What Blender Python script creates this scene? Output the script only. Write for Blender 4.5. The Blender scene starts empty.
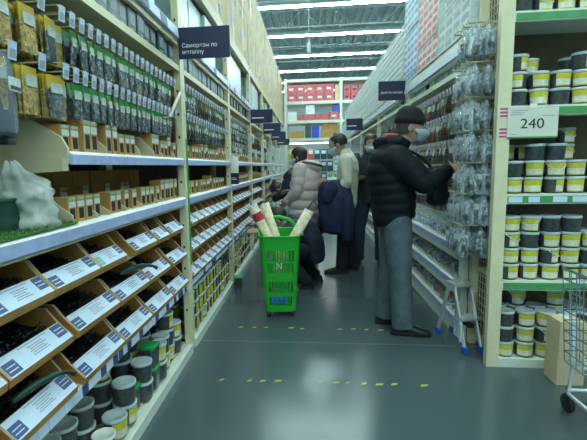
import bpy, math, random
from mathutils import Vector, Matrix, noise
random.seed(7)
SC = bpy.context.scene
COL = SC.collection
PI = math.pi
ORD = ['first','second','third','fourth','fifth','sixth','seventh','eighth','ninth','tenth','eleventh','twelfth','thirteenth','fourteenth','fifteenth','sixteenth','seventeenth','eighteenth','nineteenth','twentieth','twenty-first','twenty-second','twenty-third','twenty-fourth','twenty-fifth','twenty-sixth','twenty-seventh','twenty-eighth','twenty-ninth','thirtieth','thirty-first','thirty-second']

# ------------------------------------------------------------------ materials
def mat(name, col, rough=.5, metal=0., var=.12, scale=12., bump=0., bscale=60., spec=.5):
    m = bpy.data.materials.new(name); m.use_nodes = True
    nt = m.node_tree; N = nt.nodes; L = nt.links
    b = N['Principled BSDF']
    b.inputs['Roughness'].default_value = rough
    b.inputs['Metallic'].default_value = metal
    b.inputs['Specular IOR Level'].default_value = spec
    tc = N.new('ShaderNodeTexCoord')
    if var > 0:
        nz = N.new('ShaderNodeTexNoise'); nz.inputs['Scale'].default_value = scale; nz.inputs['Detail'].default_value = 3
        L.new(tc.outputs['Object'], nz.inputs['Vector'])
        rp = N.new('ShaderNodeValToRGB')
        rp.color_ramp.elements[0].position = .3; rp.color_ramp.elements[1].position = .7
        rp.color_ramp.elements[0].color = [c*(1-var) for c in col]+[1]
        rp.color_ramp.elements[1].color = [min(1, c*(1+var)) for c in col]+[1]
        L.new(nz.outputs['Fac'], rp.inputs['Fac']); L.new(rp.outputs['Color'], b.inputs['Base Color'])
    else:
        b.inputs['Base Color'].default_value = list(col)+[1]
    if bump > 0:
        n2 = N.new('ShaderNodeTexNoise'); n2.inputs['Scale'].default_value = bscale; n2.inputs['Detail'].default_value = 4
        L.new(tc.outputs['Object'], n2.inputs['Vector'])
        bp = N.new('ShaderNodeBump'); bp.inputs['Strength'].default_value = bump; bp.inputs['Distance'].default_value = .01
        L.new(n2.outputs['Fac'], bp.inputs['Height']); L.new(bp.outputs['Normal'], b.inputs['Normal'])
    return m

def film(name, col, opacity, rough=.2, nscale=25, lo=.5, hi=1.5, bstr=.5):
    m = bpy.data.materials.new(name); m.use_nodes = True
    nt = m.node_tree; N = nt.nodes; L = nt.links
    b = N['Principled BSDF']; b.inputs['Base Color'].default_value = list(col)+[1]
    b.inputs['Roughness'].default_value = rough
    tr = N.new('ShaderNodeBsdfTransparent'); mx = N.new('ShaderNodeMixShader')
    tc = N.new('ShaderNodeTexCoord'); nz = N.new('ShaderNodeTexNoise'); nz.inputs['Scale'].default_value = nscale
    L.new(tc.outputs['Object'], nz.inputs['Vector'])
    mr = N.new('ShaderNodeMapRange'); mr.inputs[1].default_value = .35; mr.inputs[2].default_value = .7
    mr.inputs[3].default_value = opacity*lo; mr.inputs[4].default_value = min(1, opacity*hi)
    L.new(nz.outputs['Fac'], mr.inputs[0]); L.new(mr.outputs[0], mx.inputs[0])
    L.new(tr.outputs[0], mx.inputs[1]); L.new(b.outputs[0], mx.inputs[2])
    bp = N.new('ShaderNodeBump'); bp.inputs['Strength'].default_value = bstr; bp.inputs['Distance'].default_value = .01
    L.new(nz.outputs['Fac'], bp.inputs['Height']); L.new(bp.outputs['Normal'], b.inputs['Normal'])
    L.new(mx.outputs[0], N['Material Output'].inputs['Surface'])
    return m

def emit(name, col, s):
    m = bpy.data.materials.new(name); m.use_nodes = True
    N = m.node_tree.nodes; N.remove(N['Principled BSDF'])
    e = N.new('ShaderNodeEmission'); e.inputs[0].default_value = list(col)+[1]; e.inputs[1].default_value = s
    m.node_tree.links.new(e.outputs[0], N['Material Output'].inputs['Surface'])
    return m

M = {}
M['cream'] = mat('cream_metal', (.70,.66,.44), .45, var=.05)
M['beige'] = mat('beige_metal', (.56,.50,.33), .5, var=.06)
M['dkpanel'] = mat('rack_back_panel', (.13,.10,.06), .7)
M['white'] = mat('white_plastic', (.78,.80,.78), .4, var=.04)
M['pale'] = mat('pale_metal', (.66,.72,.64), .4, var=.05)
M['lav'] = mat('lavender_price_strip', (.40,.49,.78), .35, var=.12, scale=20)
M['paper'] = mat('white_paper', (.60,.72,.88), .6, var=.05)
M['ltag'] = mat('blue_white_tag', (.52,.62,.80), .5, var=.15, scale=60)
M['tagblue'] = mat('tag_blue_print', (.03,.07,.22), .5)
M['taggreen'] = mat('tag_green_print', (.12,.45,.35), .5)
M['greyprint'] = mat('grey_print', (.30,.34,.40), .6)
M['ply'] = mat('brown_tray_board', (.44,.225,.06), .6, var=.2, scale=6)
M['plyedge'] = mat('tray_edge', (.55,.41,.22), .6)
M['kraft'] = mat('kraft_card', (.46,.27,.085), .75, var=.12)
M['cardboard'] = mat('corrugated_cardboard', (.60,.50,.32), .8, var=.10, scale=3)
M['screw'] = mat('dark_screws', (.018,.020,.026), .35, .5, var=.5, scale=120)
M['rod'] = mat('zinc_wire', (.72,.66,.44), .35, .3)
M['steel'] = mat('brushed_aluminium', (.60,.64,.66), .38, .45)
M['wire'] = mat('chrome_wire', (.45,.60,.68), .25, .7)
M['navy'] = mat('navy_sign', (.010,.016,.055), .45)
M['ink'] = mat('black_ink', (.015,.015,.02), .5, var=0)
M['letter'] = mat('white_lettering', (.85,.85,.85), .6, var=0)
M['gheader'] = mat('green_header_card', (.03,.27,.05), .5, var=.2)
M['yheader'] = mat('yellow_header_card', (.62,.43,.02), .5)
M['pouchgrey'] = mat('pouch_with_grey_screws', (.075,.105,.115), .18, .3, var=.95, scale=75, bump=1.0, bscale=160)  # strong colour contrast paints sparkle onto the screws in the pouch
M['pouchgold'] = mat('pouch_with_brass_screws', (.42,.31,.09), .3, .35, var=.7, scale=70, bump=.8, bscale=160)
M['pouchred'] = mat('pouch_with_red_plugs', (.16,.03,.03), .3, .1, var=.7, scale=60, bump=.6)
M['cardlabel'] = mat('pale_pack_label', (.58,.64,.60), .5, var=.2, scale=80)
M['window'] = mat('dark_pack_window', (.03,.035,.045), .25)
M['tubgrey'] = mat('smoky_tub_plastic', (.060,.070,.074), .3, var=.35, scale=40)
M['tublid'] = mat('grey_tub_lid', (.48,.57,.60), .35)
M['tublabel'] = mat('yellow_tub_label', (.62,.56,.04), .5, var=.08)
M['tubwhite'] = mat('white_tub_label', (.70,.72,.62), .5, var=.12, scale=90)
M['greenlid'] = mat('green_plastic_lid', (.01,.33,.09), .4)
M['green'] = mat('green_basket_plastic', (.015,.40,.03), .35, var=.05)
M['greenstrip'] = mat('green_shelf_strip', (.07,.30,.10), .45)
M['bluefoot'] = mat('blue_rubber', (.01,.10,.55), .5)
M['black'] = mat('black_plastic', (.012,.013,.016), .4)
M['film'] = film('clear_film', (.62,.76,.84), .24, .14, 34, .25, 2.3, .9)  # uneven opacity gives pale streaks that stand in for glints
M['milky'] = film('milky_film', (.74,.80,.78), .50, .30, 9, .6, 1.5, .4)
M['wrap'] = mat('film_wrapped_white_carton', (.52,.68,.71), .3, var=.22, scale=9, bump=.35, bscale=14)
M['dkbox'] = mat('dark_green_carton', (.035,.075,.075), .4, var=.25)
M['red'] = mat('red_carton', (.52,.12,.13), .5, var=.2, scale=8)
M['redprint'] = mat('red_print', (.62,.07,.09), .5)
M['blueprint'] = mat('blue_marks', (.08,.25,.62), .5)
M['bluebox'] = mat('blue_plastic', (.03,.08,.55), .4)
M['whitebox'] = mat('white_carton', (.72,.80,.82), .55, var=.08)
M['orange'] = mat('orange_plastic', (.65,.16,.02), .4)
M['yellow'] = mat('yellow_plastic', (.70,.50,.02), .4)
M['grass'] = mat('artificial_grass', (.05,.16,.03), .7, var=.5, scale=90)
M['tape'] = mat('worn_yellow_tape', (.45,.42,.06), .6, var=.25, scale=30)
M['skin'] = mat('skin', (.40,.25,.19), .5, var=.06)
M['hairdark'] = mat('dark_hair', (.018,.014,.012), .5, var=.4, scale=50)
M['hairgrey'] = mat('greying_brown_hair', (.05,.04,.035), .6, var=.4, scale=50)
M['eye'] = mat('eye', (.6,.6,.58), .2, var=0)
M['mask'] = mat('pale_blue_mask', (.42,.56,.63), .7, var=.04)
M['puffblack'] = mat('black_puffer_nylon', (.0045,.008,.012), .7, var=.2, spec=.25, bump=.15, bscale=25)
M['jeans'] = mat('grey_blue_denim', (.085,.125,.145), .85, var=.25, scale=14)
M['jeansdk'] = mat('dark_blue_denim', (.020,.034,.065), .85, var=.25, scale=14)
M['trouser'] = mat('black_trouser_cloth', (.008,.009,.013), .8)
M['shoe'] = mat('black_leather', (.010,.010,.011), .4)
M['knit'] = mat('black_knit', (.007,.008,.010), .9, bump=.4, bscale=150)
M['sweater'] = mat('cream_wool', (.66,.63,.50), .9, var=.06, bump=.4, bscale=120)
M['pinkcoat'] = mat('pinkish_beige_nylon', (.56,.46,.45), .55, var=.06, bump=.15, bscale=30)
M['navycloth'] = mat('navy_cloth', (.010,.020,.060), .75, var=.2, bump=.15, bscale=30)
M['darkcloth'] = mat('dark_navy_cloth', (.010,.014,.024), .7, var=.2)
M['fur'] = mat('brown_fur_trim', (.09,.065,.045), .9, var=.4, bump=.6, bscale=90)
M['roll'] = mat('cream_patterned_wallpaper', (.72,.63,.43), .6, var=.30, scale=22)
M['rooflight'] = mat('grey_green_steel', (.36,.47,.465), .6, var=.08)

# ------------------------------------------------------------------ mesh builder
class MB:
    def __init__(s): s.v=[]; s.f=[]; s.m=[]; s.sm=[]
    def add(s, vs, fs, mi=0, smooth=False):
        o=len(s.v); s.v += [tuple(v) for v in vs]
        for f in fs: s.f.append([i+o for i in f]); s.m.append(mi); s.sm.append(smooth)
    def box(s, x0,x1,y0,y1,z0,z1, mi=0):
        s.add([(x0,y0,z0),(x1,y0,z0),(x1,y1,z0),(x0,y1,z0),(x0,y0,z1),(x1,y0,z1),(x1,y1,z1),(x0,y1,z1)],
              [(0,3,2,1),(4,5,6,7),(0,1,5,4),(1,2,6,5),(2,3,7,6),(3,0,4,7)], mi)
    def bbox(s, x0,x1,y0,y1,z0,z1, b, mi=0):         # box with chamfered edges (octagonal section, bevelled caps)
        def ring(z,i):
            a,c,d,e=x0+i,x1-i,y0+i,y1-i
            return [(a+b,d,z),(c-b,d,z),(c,d+b,z),(c,e-b,z),(c-b,e,z),(a+b,e,z),(a,e-b,z),(a,d+b,z)]
        vs=ring(z0,b)+ring(z0+b,0)+ring(z1-b,0)+ring(z1,b)
        fs=[(7,6,5,4,3,2,1,0),(24,25,26,27,28,29,30,31)]
        for r in range(3):
            for k in range(8): fs.append((r*8+k,r*8+(k+1)%8,r*8+8+(k+1)%8,r*8+8+k))
        s.add(vs,fs,mi)
    def prism(s, poly, axis, a, b, mi=0):             # poly in the two other axes, extruded a..b along axis
        n=len(poly)
        def P(p,t): return {'x':(t,p[0],p[1]),'y':(p[0],t,p[1]),'z':(p[0],p[1],t)}[axis]
        vs=[P(p,a) for p in poly]+[P(p,b) for p in poly]
        fs=[tuple(range(n))[::-1],tuple(range(n,2*n))]+[(i,(i+1)%n,n+(i+1)%n,n+i) for i in range(n)]
        s.add(vs,fs,mi)
    def loft(s, rings, mi=0, cap=True, smooth=True):
        n=len(rings[0]); vs=[p for r in rings for p in r]; fs=[]
        for r in range(len(rings)-1):
            for k in range(n): fs.append((r*n+k,r*n+(k+1)%n,(r+1)*n+(k+1)%n,(r+1)*n+k))
        s.add(vs,fs,mi,smooth)
        if cap:
            s.add(rings[0],[tuple(range(n))[::-1]],mi,False); s.add(rings[-1],[tuple(range(n))],mi,False)
    def lathe(s, prof, n=16, cx=0, cy=0, mi=0, cap=True):
        s.loft([[(cx+r*math.cos(2*PI*k/n),cy+r*math.sin(2*PI*k/n),z) for k in range(n)] for r,z in prof],mi,cap)
    def tube(s, pts, r, n=8, mi=0, side=None, smooth=True):   # r: number or list of numbers / (rx, ry)
        pts=[Vector(p) for p in pts]; rings=[]
        if not isinstance(r,(list,tuple)): r=[r]*len(pts)
        ref=Vector(side) if side is not None else None
        prev=None
        for i,p in enumerate(pts):
            d=(pts[min(i+1,len(pts)-1)]-pts[max(i-1,0)]).normalized()
            if ref is not None: a=ref-d*ref.dot(d)
            elif prev is not None: a=prev-d*prev.dot(d)
            else:
                h=Vector((0,0,1)) if abs(d.z)<.9 else Vector((1,0,0)); a=d.cross(h)
            if a.length<1e-6: a=d.orthogonal()
            a.normalize(); prev=a; b=d.cross(a)
            rx,ry=r[i] if isinstance(r[i],(list,tuple)) else (r[i],r[i])
            rings.append([p+a*rx*math.cos(2*PI*k/n)+b*ry*math.sin(2*PI*k/n) for k in range(n)])
        s.loft(rings,mi,True,smooth)
    def ball(s, c, rx, ry=None, rz=None, n=10, mi=0):
        ry=ry or rx; rz=rz or rx; c=Vector(c)
        rings=[]
        for i in range(1,n):
            t=PI*i/n-PI/2
            rings.append([(c.x+rx*math.cos(t)*math.cos(2*PI*k/n),c.y+ry*math.cos(t)*math.sin(2*PI*k/n),c.z+rz*math.sin(t)) for k in range(n)])
        s.loft(rings,mi)
    def xf(s, mtx):
        s.v=[tuple(mtx@Vector(v)) for v in s.v]; return s
    def mesh(s, name, mats):
        me=bpy.data.meshes.new(name); me.from_pydata(s.v,[],s.f)
        for m in (mats if isinstance(mats,(list,tuple)) else [mats]): me.materials.append(M[m] if isinstance(m,str) else m)
        me.polygons.foreach_set('material_index',s.m); me.polygons.foreach_set('use_smooth',s.sm)
        me.update(); return me
    def build(s, name, mats, parent=None, loc=(0,0,0), rotz=0):
        o=bpy.data.objects.new(name, s.mesh(name,mats)); COL.objects.link(o)
        if parent: o.parent=parent
        o.location=loc; o.rotation_euler=(0,0,rotz)
        return o

def tag(o, label, cat, group=None, kind=None):
    o['label']=label; o['category']=cat
    if group: o['group']=group
    if kind: o['kind']=kind
    return o
def thing(name, label, cat, loc=(0,0,0), rotz=0, group=None):
    o=bpy.data.objects.new(name,None); COL.objects.link(o); o.empty_display_size=.05
    o.location=loc; o.rotation_euler=(0,0,rotz)
    return tag(o,label,cat,group)
def struct(name, mb, mats, parent=None):
    o=mb.build(name,mats,parent)
    if parent is None: o['kind']='structure'
    return o
KIDS={}
def kids(o):
    if o.name not in KIDS: KIDS[o.name]=[c for c in o.children]
    return KIDS[o.name]
def dup(root, loc, rotz=0, label=None, group=None, tilt=None):
    r=root.copy(); COL.objects.link(r); r.location=loc; r.rotation_euler=(tilt[0],tilt[1],rotz) if tilt else (0,0,rotz)
    if label: r['label']=label
    if group: r['group']=group
    def rec(src,dst):
        for ch in kids(src):
            c=ch.copy(); COL.objects.link(c); c.parent=dst; rec(ch,c)
    rec(root,r)
    return r
class Proto:
    """the first placement moves the built thing itself, later ones copy it"""
    def __init__(s, root): s.root=root; s.used=False; kids(root); [kids(c) for c in kids(root)]
    def put(s, loc, rotz=0, label=None, group=None, tilt=None, scale=None):
        if s.used: o=dup(s.root,loc,rotz,label,group,tilt)
        else:
            o=s.root; s.used=True; o.location=loc; o.rotation_euler=(tilt[0],tilt[1],rotz) if tilt else (0,0,rotz)
            if label: o['label']=label
            if group: o['group']=group
        if scale: o.scale=scale
        return o
def text_mb(txt, size, extrude=.0008):
    cu=bpy.data.curves.new('t','FONT'); cu.body=txt; cu.size=size; cu.extrude=extrude
    o=bpy.data.objects.new('t',cu); COL.objects.link(o)
    dg=bpy.context.evaluated_depsgraph_get(); me=bpy.data.meshes.new_from_object(o.evaluated_get(dg))
    mb=MB(); mb.add([v.co[:] for v in me.vertices],[tuple(p.vertices) for p in me.polygons])
    bpy.data.objects.remove(o); bpy.data.meshes.remove(me); bpy.data.curves.remove(cu)
    return mb
def remeshed(mb, name, mats, parent, voxel=.008, smooth=4):
    o=mb.build(name,mats,parent)
    r=o.modifiers.new('r','REMESH'); r.mode='VOXEL'; r.voxel_size=voxel; r.use_smooth_shade=True
    if smooth:
        sm=o.modifiers.new('s','SMOOTH'); sm.iterations=smooth; sm.factor=.5
    dg=bpy.context.evaluated_depsgraph_get(); me=bpy.data.meshes.new_from_object(o.evaluated_get(dg))
    me.name=name; o.modifiers.clear(); old=o.data; o.data=me; bpy.data.meshes.remove(old)
    if not me.materials:
        me.materials.append(M[mats])
    for p in me.polygons: p.use_smooth=True
    return o
M['darkgreen']=mat('dark_green_plastic',(.01,.06,.045),.35)
M['tapebrown']=mat('packing_tape_tan',(.44,.37,.24),.35)
M['blueprintsheen']=mat('blue_print_and_film_sheen',(.22,.34,.44),.6)
M['blistercard']=mat('dark_blue_card',(.03,.06,.09),.35,var=.4)
M['paperwarm']=mat('off_white_card',(.66,.68,.58),.6,var=.03)
M['fitgrey']=mat('grey_fitting',(.06,.07,.08),.35,.5,var=.4,scale=40)
M['redlining']=mat('red_lining',(.45,.03,.04),.7)
M['navydark']=mat('dark_navy_nylon',(.008,.014,.035),.6,var=.2,bump=.15,bscale=25)
M['bluesticker']=mat('blue_sticker_print',(.03,.18,.55),.5,var=.3,scale=60)
M['letterpaper']=mat('white_roll_end',(.72,.74,.68),.7)
M['packgreen']=mat('pale_green_band',(.30,.45,.32),.5)
M['glossfilm']=film('smooth_film',(.55,.68,.76),.22,.1,8,.4,1.8,.5)
M['hairbrown']=mat('brown_hair',(.05,.032,.022),.6,var=.4,scale=50)
# ------------------------------------------------------------------ camera, lights, setting
CAM_H=1.30
yaw,pitch,roll=math.radians(5.94),math.radians(-7.04),.020
R=Matrix.Rotation(yaw,3,'Z')@Matrix.Rotation(pitch,3,'X')@Matrix.Rotation(roll,3,'Y')
cam=bpy.data.cameras.new('camera'); co=bpy.data.objects.new('camera',cam); COL.objects.link(co); SC.camera=co
right,fwd,up=R.col[0],R.col[1],R.col[2]
mw=Matrix((right,up,-fwd)).transposed().to_4x4(); mw.translation=(0,0,CAM_H); co.matrix_world=mw
cam.sensor_fit='HORIZONTAL'; cam.sensor_width=36; cam.lens=430/587*36; cam.shift_x=(293.5-265)/587; cam.clip_start=.05; cam.clip_end=120

w=bpy.data.worlds.new('world'); SC.world=w; w.use_nodes=True
w.node_tree.nodes['Background'].inputs[0].default_value=(.30,.42,.45,1); w.node_tree.nodes['Background'].inputs[1].default_value=.3
SC.view_settings.view_transform='Standard'; SC.view_settings.look='None'; SC.view_settings.gamma=1
SC.view_settings.exposure=0.0; SC.view_settings.use_curve_mapping=False
SC.cycles.transparent_max_bounces=16; SC.cycles.max_bounces=6; SC.cycles.diffuse_bounces=3; SC.cycles.glossy_bounces=3

# floor: polished grey concrete with saw-cut joints
fm=mat('polished_concrete',(.068,.100,.110),.26,var=.10,scale=.8,bump=0,spec=.6)
nt=fm.node_tree; N=nt.nodes; L=nt.links
tc=N.new('ShaderNodeTexCoord'); sp=N.new('ShaderNodeSeparateXYZ'); L.new(tc.outputs['Object'],sp.inputs[0])
ad=N.new('ShaderNodeMath'); ad.operation='ADD'; ad.inputs[1].default_value=-3.07; L.new(sp.outputs[1],ad.inputs[0])
pg=N.new('ShaderNodeMath'); pg.operation='PINGPONG'; pg.inputs[1].default_value=3.0; L.new(ad.outputs[0],pg.inputs[0])
lt=N.new('ShaderNodeMath'); lt.operation='LESS_THAN'; lt.inputs[1].default_value=.006; L.new(pg.outputs[0],lt.inputs[0])
b=N['Principled BSDF']; src=b.inputs['Base Color'].links[0].from_socket
mx=N.new('ShaderNodeMix'); mx.data_type='RGBA'; L.new(lt.outputs[0],mx.inputs[0]); L.new(src,mx.inputs[6]); mx.inputs[7].default_value=(.15,.18,.18,1)
L.new(mx.outputs[2],b.inputs['Base Color'])
n3=N.new('ShaderNodeTexNoise'); n3.inputs['Scale'].default_value=1.1; n3.inputs['Detail'].default_value=5; L.new(tc.outputs['Object'],n3.inputs['Vector'])
mr=N.new('ShaderNodeMapRange'); mr.inputs[3].default_value=.15; mr.inputs[4].default_value=.24; L.new(n3.outputs['Fac'],mr.inputs[0]); L.new(mr.outputs[0],b.inputs['Roughness'])
f=MB(); f.box(-16,18,-6,41,-.2,0); struct('floor',f,[fm])
wm=mat('hall_wall',(.42,.50,.50),.8)
f=MB(); f.box(-16,18,41,41.3,0,9); struct('wall_back',f,[wm])
f=MB(); f.box(-16.3,-16,-6,41,0,9); struct('wall_left',f,[wm])
f=MB(); f.box(18,18.3,-6,41,0,9); struct('wall_right',f,[wm])
f=MB(); f.box(-16,18,-6.3,-6,0,9); struct('wall_front',f,[wm])
c=MB()                                              # trapezoid roof deck, ribs along the aisle
prof=[]
x=-16
while x<18:
    prof+=[(x,8.6),(x+.14,8.6),(x+.18,8.72),(x+.32,8.72)]; x+=.36
for i in range(len(prof)-1):
    (xa,za),(xb,zb)=prof[i],prof[i+1]
    c.add([(xa,-6,za),(xb,-6,zb),(xb,41,zb),(xa,41,za)],[(0,1,2,3)])
c.box(-16.3,18.3,-6.3,41.3,9,9.1)
struct('ceiling',c,['rooflight'])
for k in range(8):                                  # lattice roof trusses across the hall
    y=14.6+3.3*k; t=MB()
    for z in (7.75,8.5): t.box(-16,18,y-.035,y+.035,z,z+.06)
    x=-16; s=0
    while x<17.5:
        a,b_=((7.85,8.5) if s==0 else (8.5,7.85)); t.tube([(x,y,a),(x+.75,y,b_)],.018,5); x+=.75; s=1-s
    struct('trim_%d'%(k+1),t,['rooflight'])
# ceiling lamps: continuous fluorescent lines
LAMP=emit('fluorescent_tube',(.76,1.0,.99),54.0)
lm=thing('ceiling_lamp','','lamp')
f=MB(); f.box(-7.5,9.5,-.05,.05,.10,.16); f.prism([(-.05,.10),(.05,.10),(.11,.05),(-.11,.05)],'x',-7.5,9.5); f.build('housing',['rooflight'],lm)
f=MB()
for k in range(11): f.box(-7.45+1.54*k,-7.45+1.54*k+1.47,-.06,.06,.0,.045)
f.build('tube',[LAMP],lm)
f=MB()
for k in range(6): f.tube([(-6+3*k,0,.15),(-6+3*k,0,1.6)],.008,6)
f.build('hanger',['rooflight'],lm)
PL=Proto(lm)
for k in range(-6,6):
    y=16.1+3.5*k
    if k>=0 and k<4: lab='fluorescent ceiling light line, %s in view from the top of the photo'%ORD[k]
    elif k>=4: lab='fluorescent ceiling light line far back above the end rack, %s behind the visible four'%ORD[k-4]
    else: lab='fluorescent ceiling light line overhead above the aisle, %s nearer than the visible four'%ORD[-k-1]
    PL.put((0,y,6.9),0,lab,'ceiling light lines')
# pendant sensor
t=thing('pendant_sensor','small grey pendant box hanging on a thin rod between the ceiling lights','sensor',(0.02,11.5,4.15))
f=MB(); f.bbox(-.05,.05,-.05,.05,0,.28,.02); f.build('sensor_box',['rooflight'],t)
f=MB(); f.tube([(0,0,.27),(0,0,4.45)],.012,6); f.build('rod',['rooflight'],t)
# worn dashed tape across the aisle
for (y,xa,xb,n,lab) in ((2.48,-.56,.73,15,'dashed yellow tape line on the floor nearest the camera'),(3.35,-.58,.62,12,'dashed yellow tape line on the floor beside the green basket')):
    f=MB()
    for k in range(n):
        x=xa+(xb-xa)*k/n+random.uniform(-.01,.01); l=.045*random.uniform(.5,1.1)
        if random.random()<.15: continue
        yy=y+random.uniform(-.008,.008)
        f.add([(x,yy-.014,.0012),(x+l,yy-.014+.008,.0012),(x+l+.008,yy+.014,.0012),(x+.01,yy+.010,.0012),
               (x,yy-.014,.0002),(x+l,yy-.014+.008,.0002),(x+l+.008,yy+.014,.0002),(x+.01,yy+.010,.0002)],
              [(0,1,2,3),(7,6,5,4),(0,4,5,1),(1,5,6,2),(2,6,7,3),(3,7,4,0)])
    tag(f.build('floor_tape',['tape']),lab,'floor tape','dashed floor tape lines')
# ------------------------------------------------------------------ LEFT side of the aisle (front plane x=-.84)
LX=-.84; DEP=.60
def strip(mb, y0,y1,z0,z1):                     # price strip: white lip above a lavender band; mats: cream, white, lav
    mb.prism([(-.06,z1-.012),(-.06,z1),(-.012,z1),(.004,z1-.012),(-.004,z1-.012)],'y',y0,y1,1)
    mb.prism([(-.008,z0),(-.008,z1-.012),(.004,z1-.012),(.004,z0)],'y',y0,y1,2)
def upright(root, y, top=2.70, green=False):
    f=MB(); f.box(-.045,0,y,y+.09,0,top)
    k=.30
    while k<2.6: f.box(-.03,-.018,y-.0008,y+.001,k,k+.018,1); k+=.15
    u=f.build('upright',['cream','black'],root)
    if green:
        f=MB(); f.box(.0005,.004,y+.06,y+.09,.62,1.50); f.build('green_edge_strip',['greenlid'],u)
    f=MB(); f.box(-DEP,-DEP+.05,y,y+.09,0,top); f.build('upright',['cream'],root)
def left_bay(y0, L, first, label, fancy=True):
    t=thing('shelving_bay',label,'shelving',(LX,y0,0))
    s=0 if first else .09
    if not first: upright(t,0,green=fancy)
    f=MB(); f.box(-.05,.012,s,L,0,.06); f.build('base_plinth',['pale'],t)
    f=MB(); f.box(-DEP,-.05,s,L,.055,.075); f.build('base_shelf',['beige'],t)
    f=MB(); f.box(-DEP-.02,-DEP,0,L,.0,2.64); f.build('back_panel',['dkpanel'],t)
    f=MB(); f.box(-.03,-.012,s,L,.455,.51)
    f.box(-.012,-.006,s,L,.46,.505,1)
    y=s+.03
    while y<L-.06:
        f.box(-.006,-.003,y,y+.04,.463,.502,2 if random.random()<.38 else 1); y+=random.choice([.055,.06,.09])
    f.build('price_rail',['beige','paper','tagblue'],t)
    for z in (.505,.695,.885):
        f=MB(); f.box(-DEP,-.02,s,L,z-.012,z); f.build('bin_shelf',['beige'],t)
    f=MB(); f.box(-DEP,-.008,s,L,1.04,1.098); strip(f,s,L,1.055,1.108); f.build('display_shelf',['beige','white','lav'],t)
    ya=.92 if first else s
    f=MB(); f.box(-DEP,-.008,ya,L,1.345,1.36); strip(f,ya,L,1.322,1.370)
    if first:
        f.prism([(-.008,1.325),(-.008,1.38),(-.03,1.42),(-.20,1.52),(-DEP,1.52),(-DEP,1.325)],'y',ya-.012,ya,0)
        f.prism([(-.008,1.30),(-.008,1.345),(-DEP,1.345),(-DEP,1.27)],'y',ya-.05,ya-.012,0)
    f.build('display_shelf',['beige','white','lav'],t)
    f=MB(); f.box(-DEP,-.01,s,L,1.945,1.965); f.box(-.012,-.006,s,L,1.935,1.97); f.build('ledge_shelf',['cream'],t)
    f=MB(); f.box(-.05,-.01,s,L,2.10,2.20); f.box(-DEP,-.05,s,L,2.17,2.20)
    f.prism([(-.01,2.135),(-.01,2.20),(.006,2.195),(.012,2.135)],'y',s,L,1)
    y=s+.05
    while y<L-.2:
        f.prism([(.013,2.14),(.007,2.19),(.0085,2.19),(.0145,2.14)],'y',y,y+.11,2 if random.random()<.6 else 3); y+=random.uniform(.14,.3)
    f.build('top_beam',['cream','ltag','lav','tagblue'],t)
    f=MB(); f.box(-.06,-.005,s,L,2.63,2.73); f.box(-DEP-.02,-.06,s,L,2.70,2.73); f.build('pallet_beam',['beige'],t)
    if first:
        f=MB(); f.tube([(-.005,L-.005,1.80),(-.005,L-.26,1.61)],.012,4); f.tube([(-.005,L-.26,1.61),(-.10,L-.26,1.61)],.01,4); f.build('brace',['cream'],t)
    return t
BAYS=[(.55,2.31)]+[(2.86+1.72*k,1.72) for k in range(7)]
for k,(y0,L) in enumerate(BAYS):
    lab=['nearest shelving bay on the left with the grass-covered shelf end','left shelving bay behind the navy sign, with a green-edged post'][k] if k<2 else 'left shelving bay, %s along the aisle from the nearest'%ORD[k]
    left_bay(y0,L,k==0,lab,k==1)

# ---- sloped wooden bins
def make_bin(w, green=False, holed=False):
    t=thing('sloped_bin','','bin')
    f=MB(); e=.008
    side=[(.0,-.013),(.006,.012),(-.048,.062),(-.085,.108),(-.50,.108),(-.50,-.013)]
    f.prism(side,'y',0,e); f.prism(side,'y',w-e,w)
    f.box(-.50,-.004,e,w-e,-.013,-.004); f.box(-.50,-.49,e,w-e,.008,.10)
    f.prism([(0,-.013),(.006,.012),(-.048,.062),(-.056,.058),(-.008,.012),(-.008,-.013)],'y',e,w-e)
    f.build('tray',['ply'],t)
    for y in (0,w-e):
        f=MB(); f.tube([(.0055,y+e/2,.012),(-.0485,y+e/2,.0625),(-.0855,y+e/2,.1085),(-.49,y+e/2,.1085)],.0045,4,smooth=False); f.build('edge_trim',['plyedge'],t)
    # price label on the sloped front
    d=Vector((-.054,0,.050)).normalized(); nrm=Vector((.050,0,.054)).normalized(); p0=Vector((.006,0,.012))
    def q(mb,ya,yb,s0,s1,h,mi):
        a=p0+d*s0+nrm*h; b=p0+d*s1+nrm*h; a0=p0+d*s0+nrm*.0004; b0=p0+d*s1+nrm*.0004
        mb.add([(a.x,ya,a.z),(a.x,yb,a.z),(b.x,yb,b.z),(b.x,ya,b.z),(a0.x,ya,a0.z),(a0.x,yb,a0.z),(b0.x,yb,b0.z),(b0.x,ya,b0.z)],
               [(0,1,2,3),(0,4,5,1),(1,5,6,2),(2,6,7,3),(3,7,4,0)],mi)
    f=MB(); q(f,.004,w-.004,.001,.073,.002,0); lb=f.build('price_label',['paper'],t)
    for i in (0,1):
        f=MB()
        if i==0: q(f,.008,.008+.16*w,.006,.050,.0028,0)
        else: q(f,w-.008-.17*w,w-.008,.022,.070,.0028,0)
        for k in range(2):
            if i==0: q(f,.014,.01+.13*w,.018+.014*k,.0215+.014*k,.0034,1)
            else: q(f,w-.012-.14*w,w-.015,.036+.014*k,.0395+.014*k,.0034,1)
        f.build('colour_block',['taggreen' if green and i==0 else 'tagblue','ltag'],lb)
    f=MB()
    for k in range(5): q(f,w*(.40+.02*(k%2)),w*(.66-.03*(k%3)),.020+.008*k,.0235+.008*k,.0028,0)
    q(f,w*.30,w*.72,.064,.067,.0028,0)
    f.build('printed_lines',['greyprint'],lb)
    return t
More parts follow.
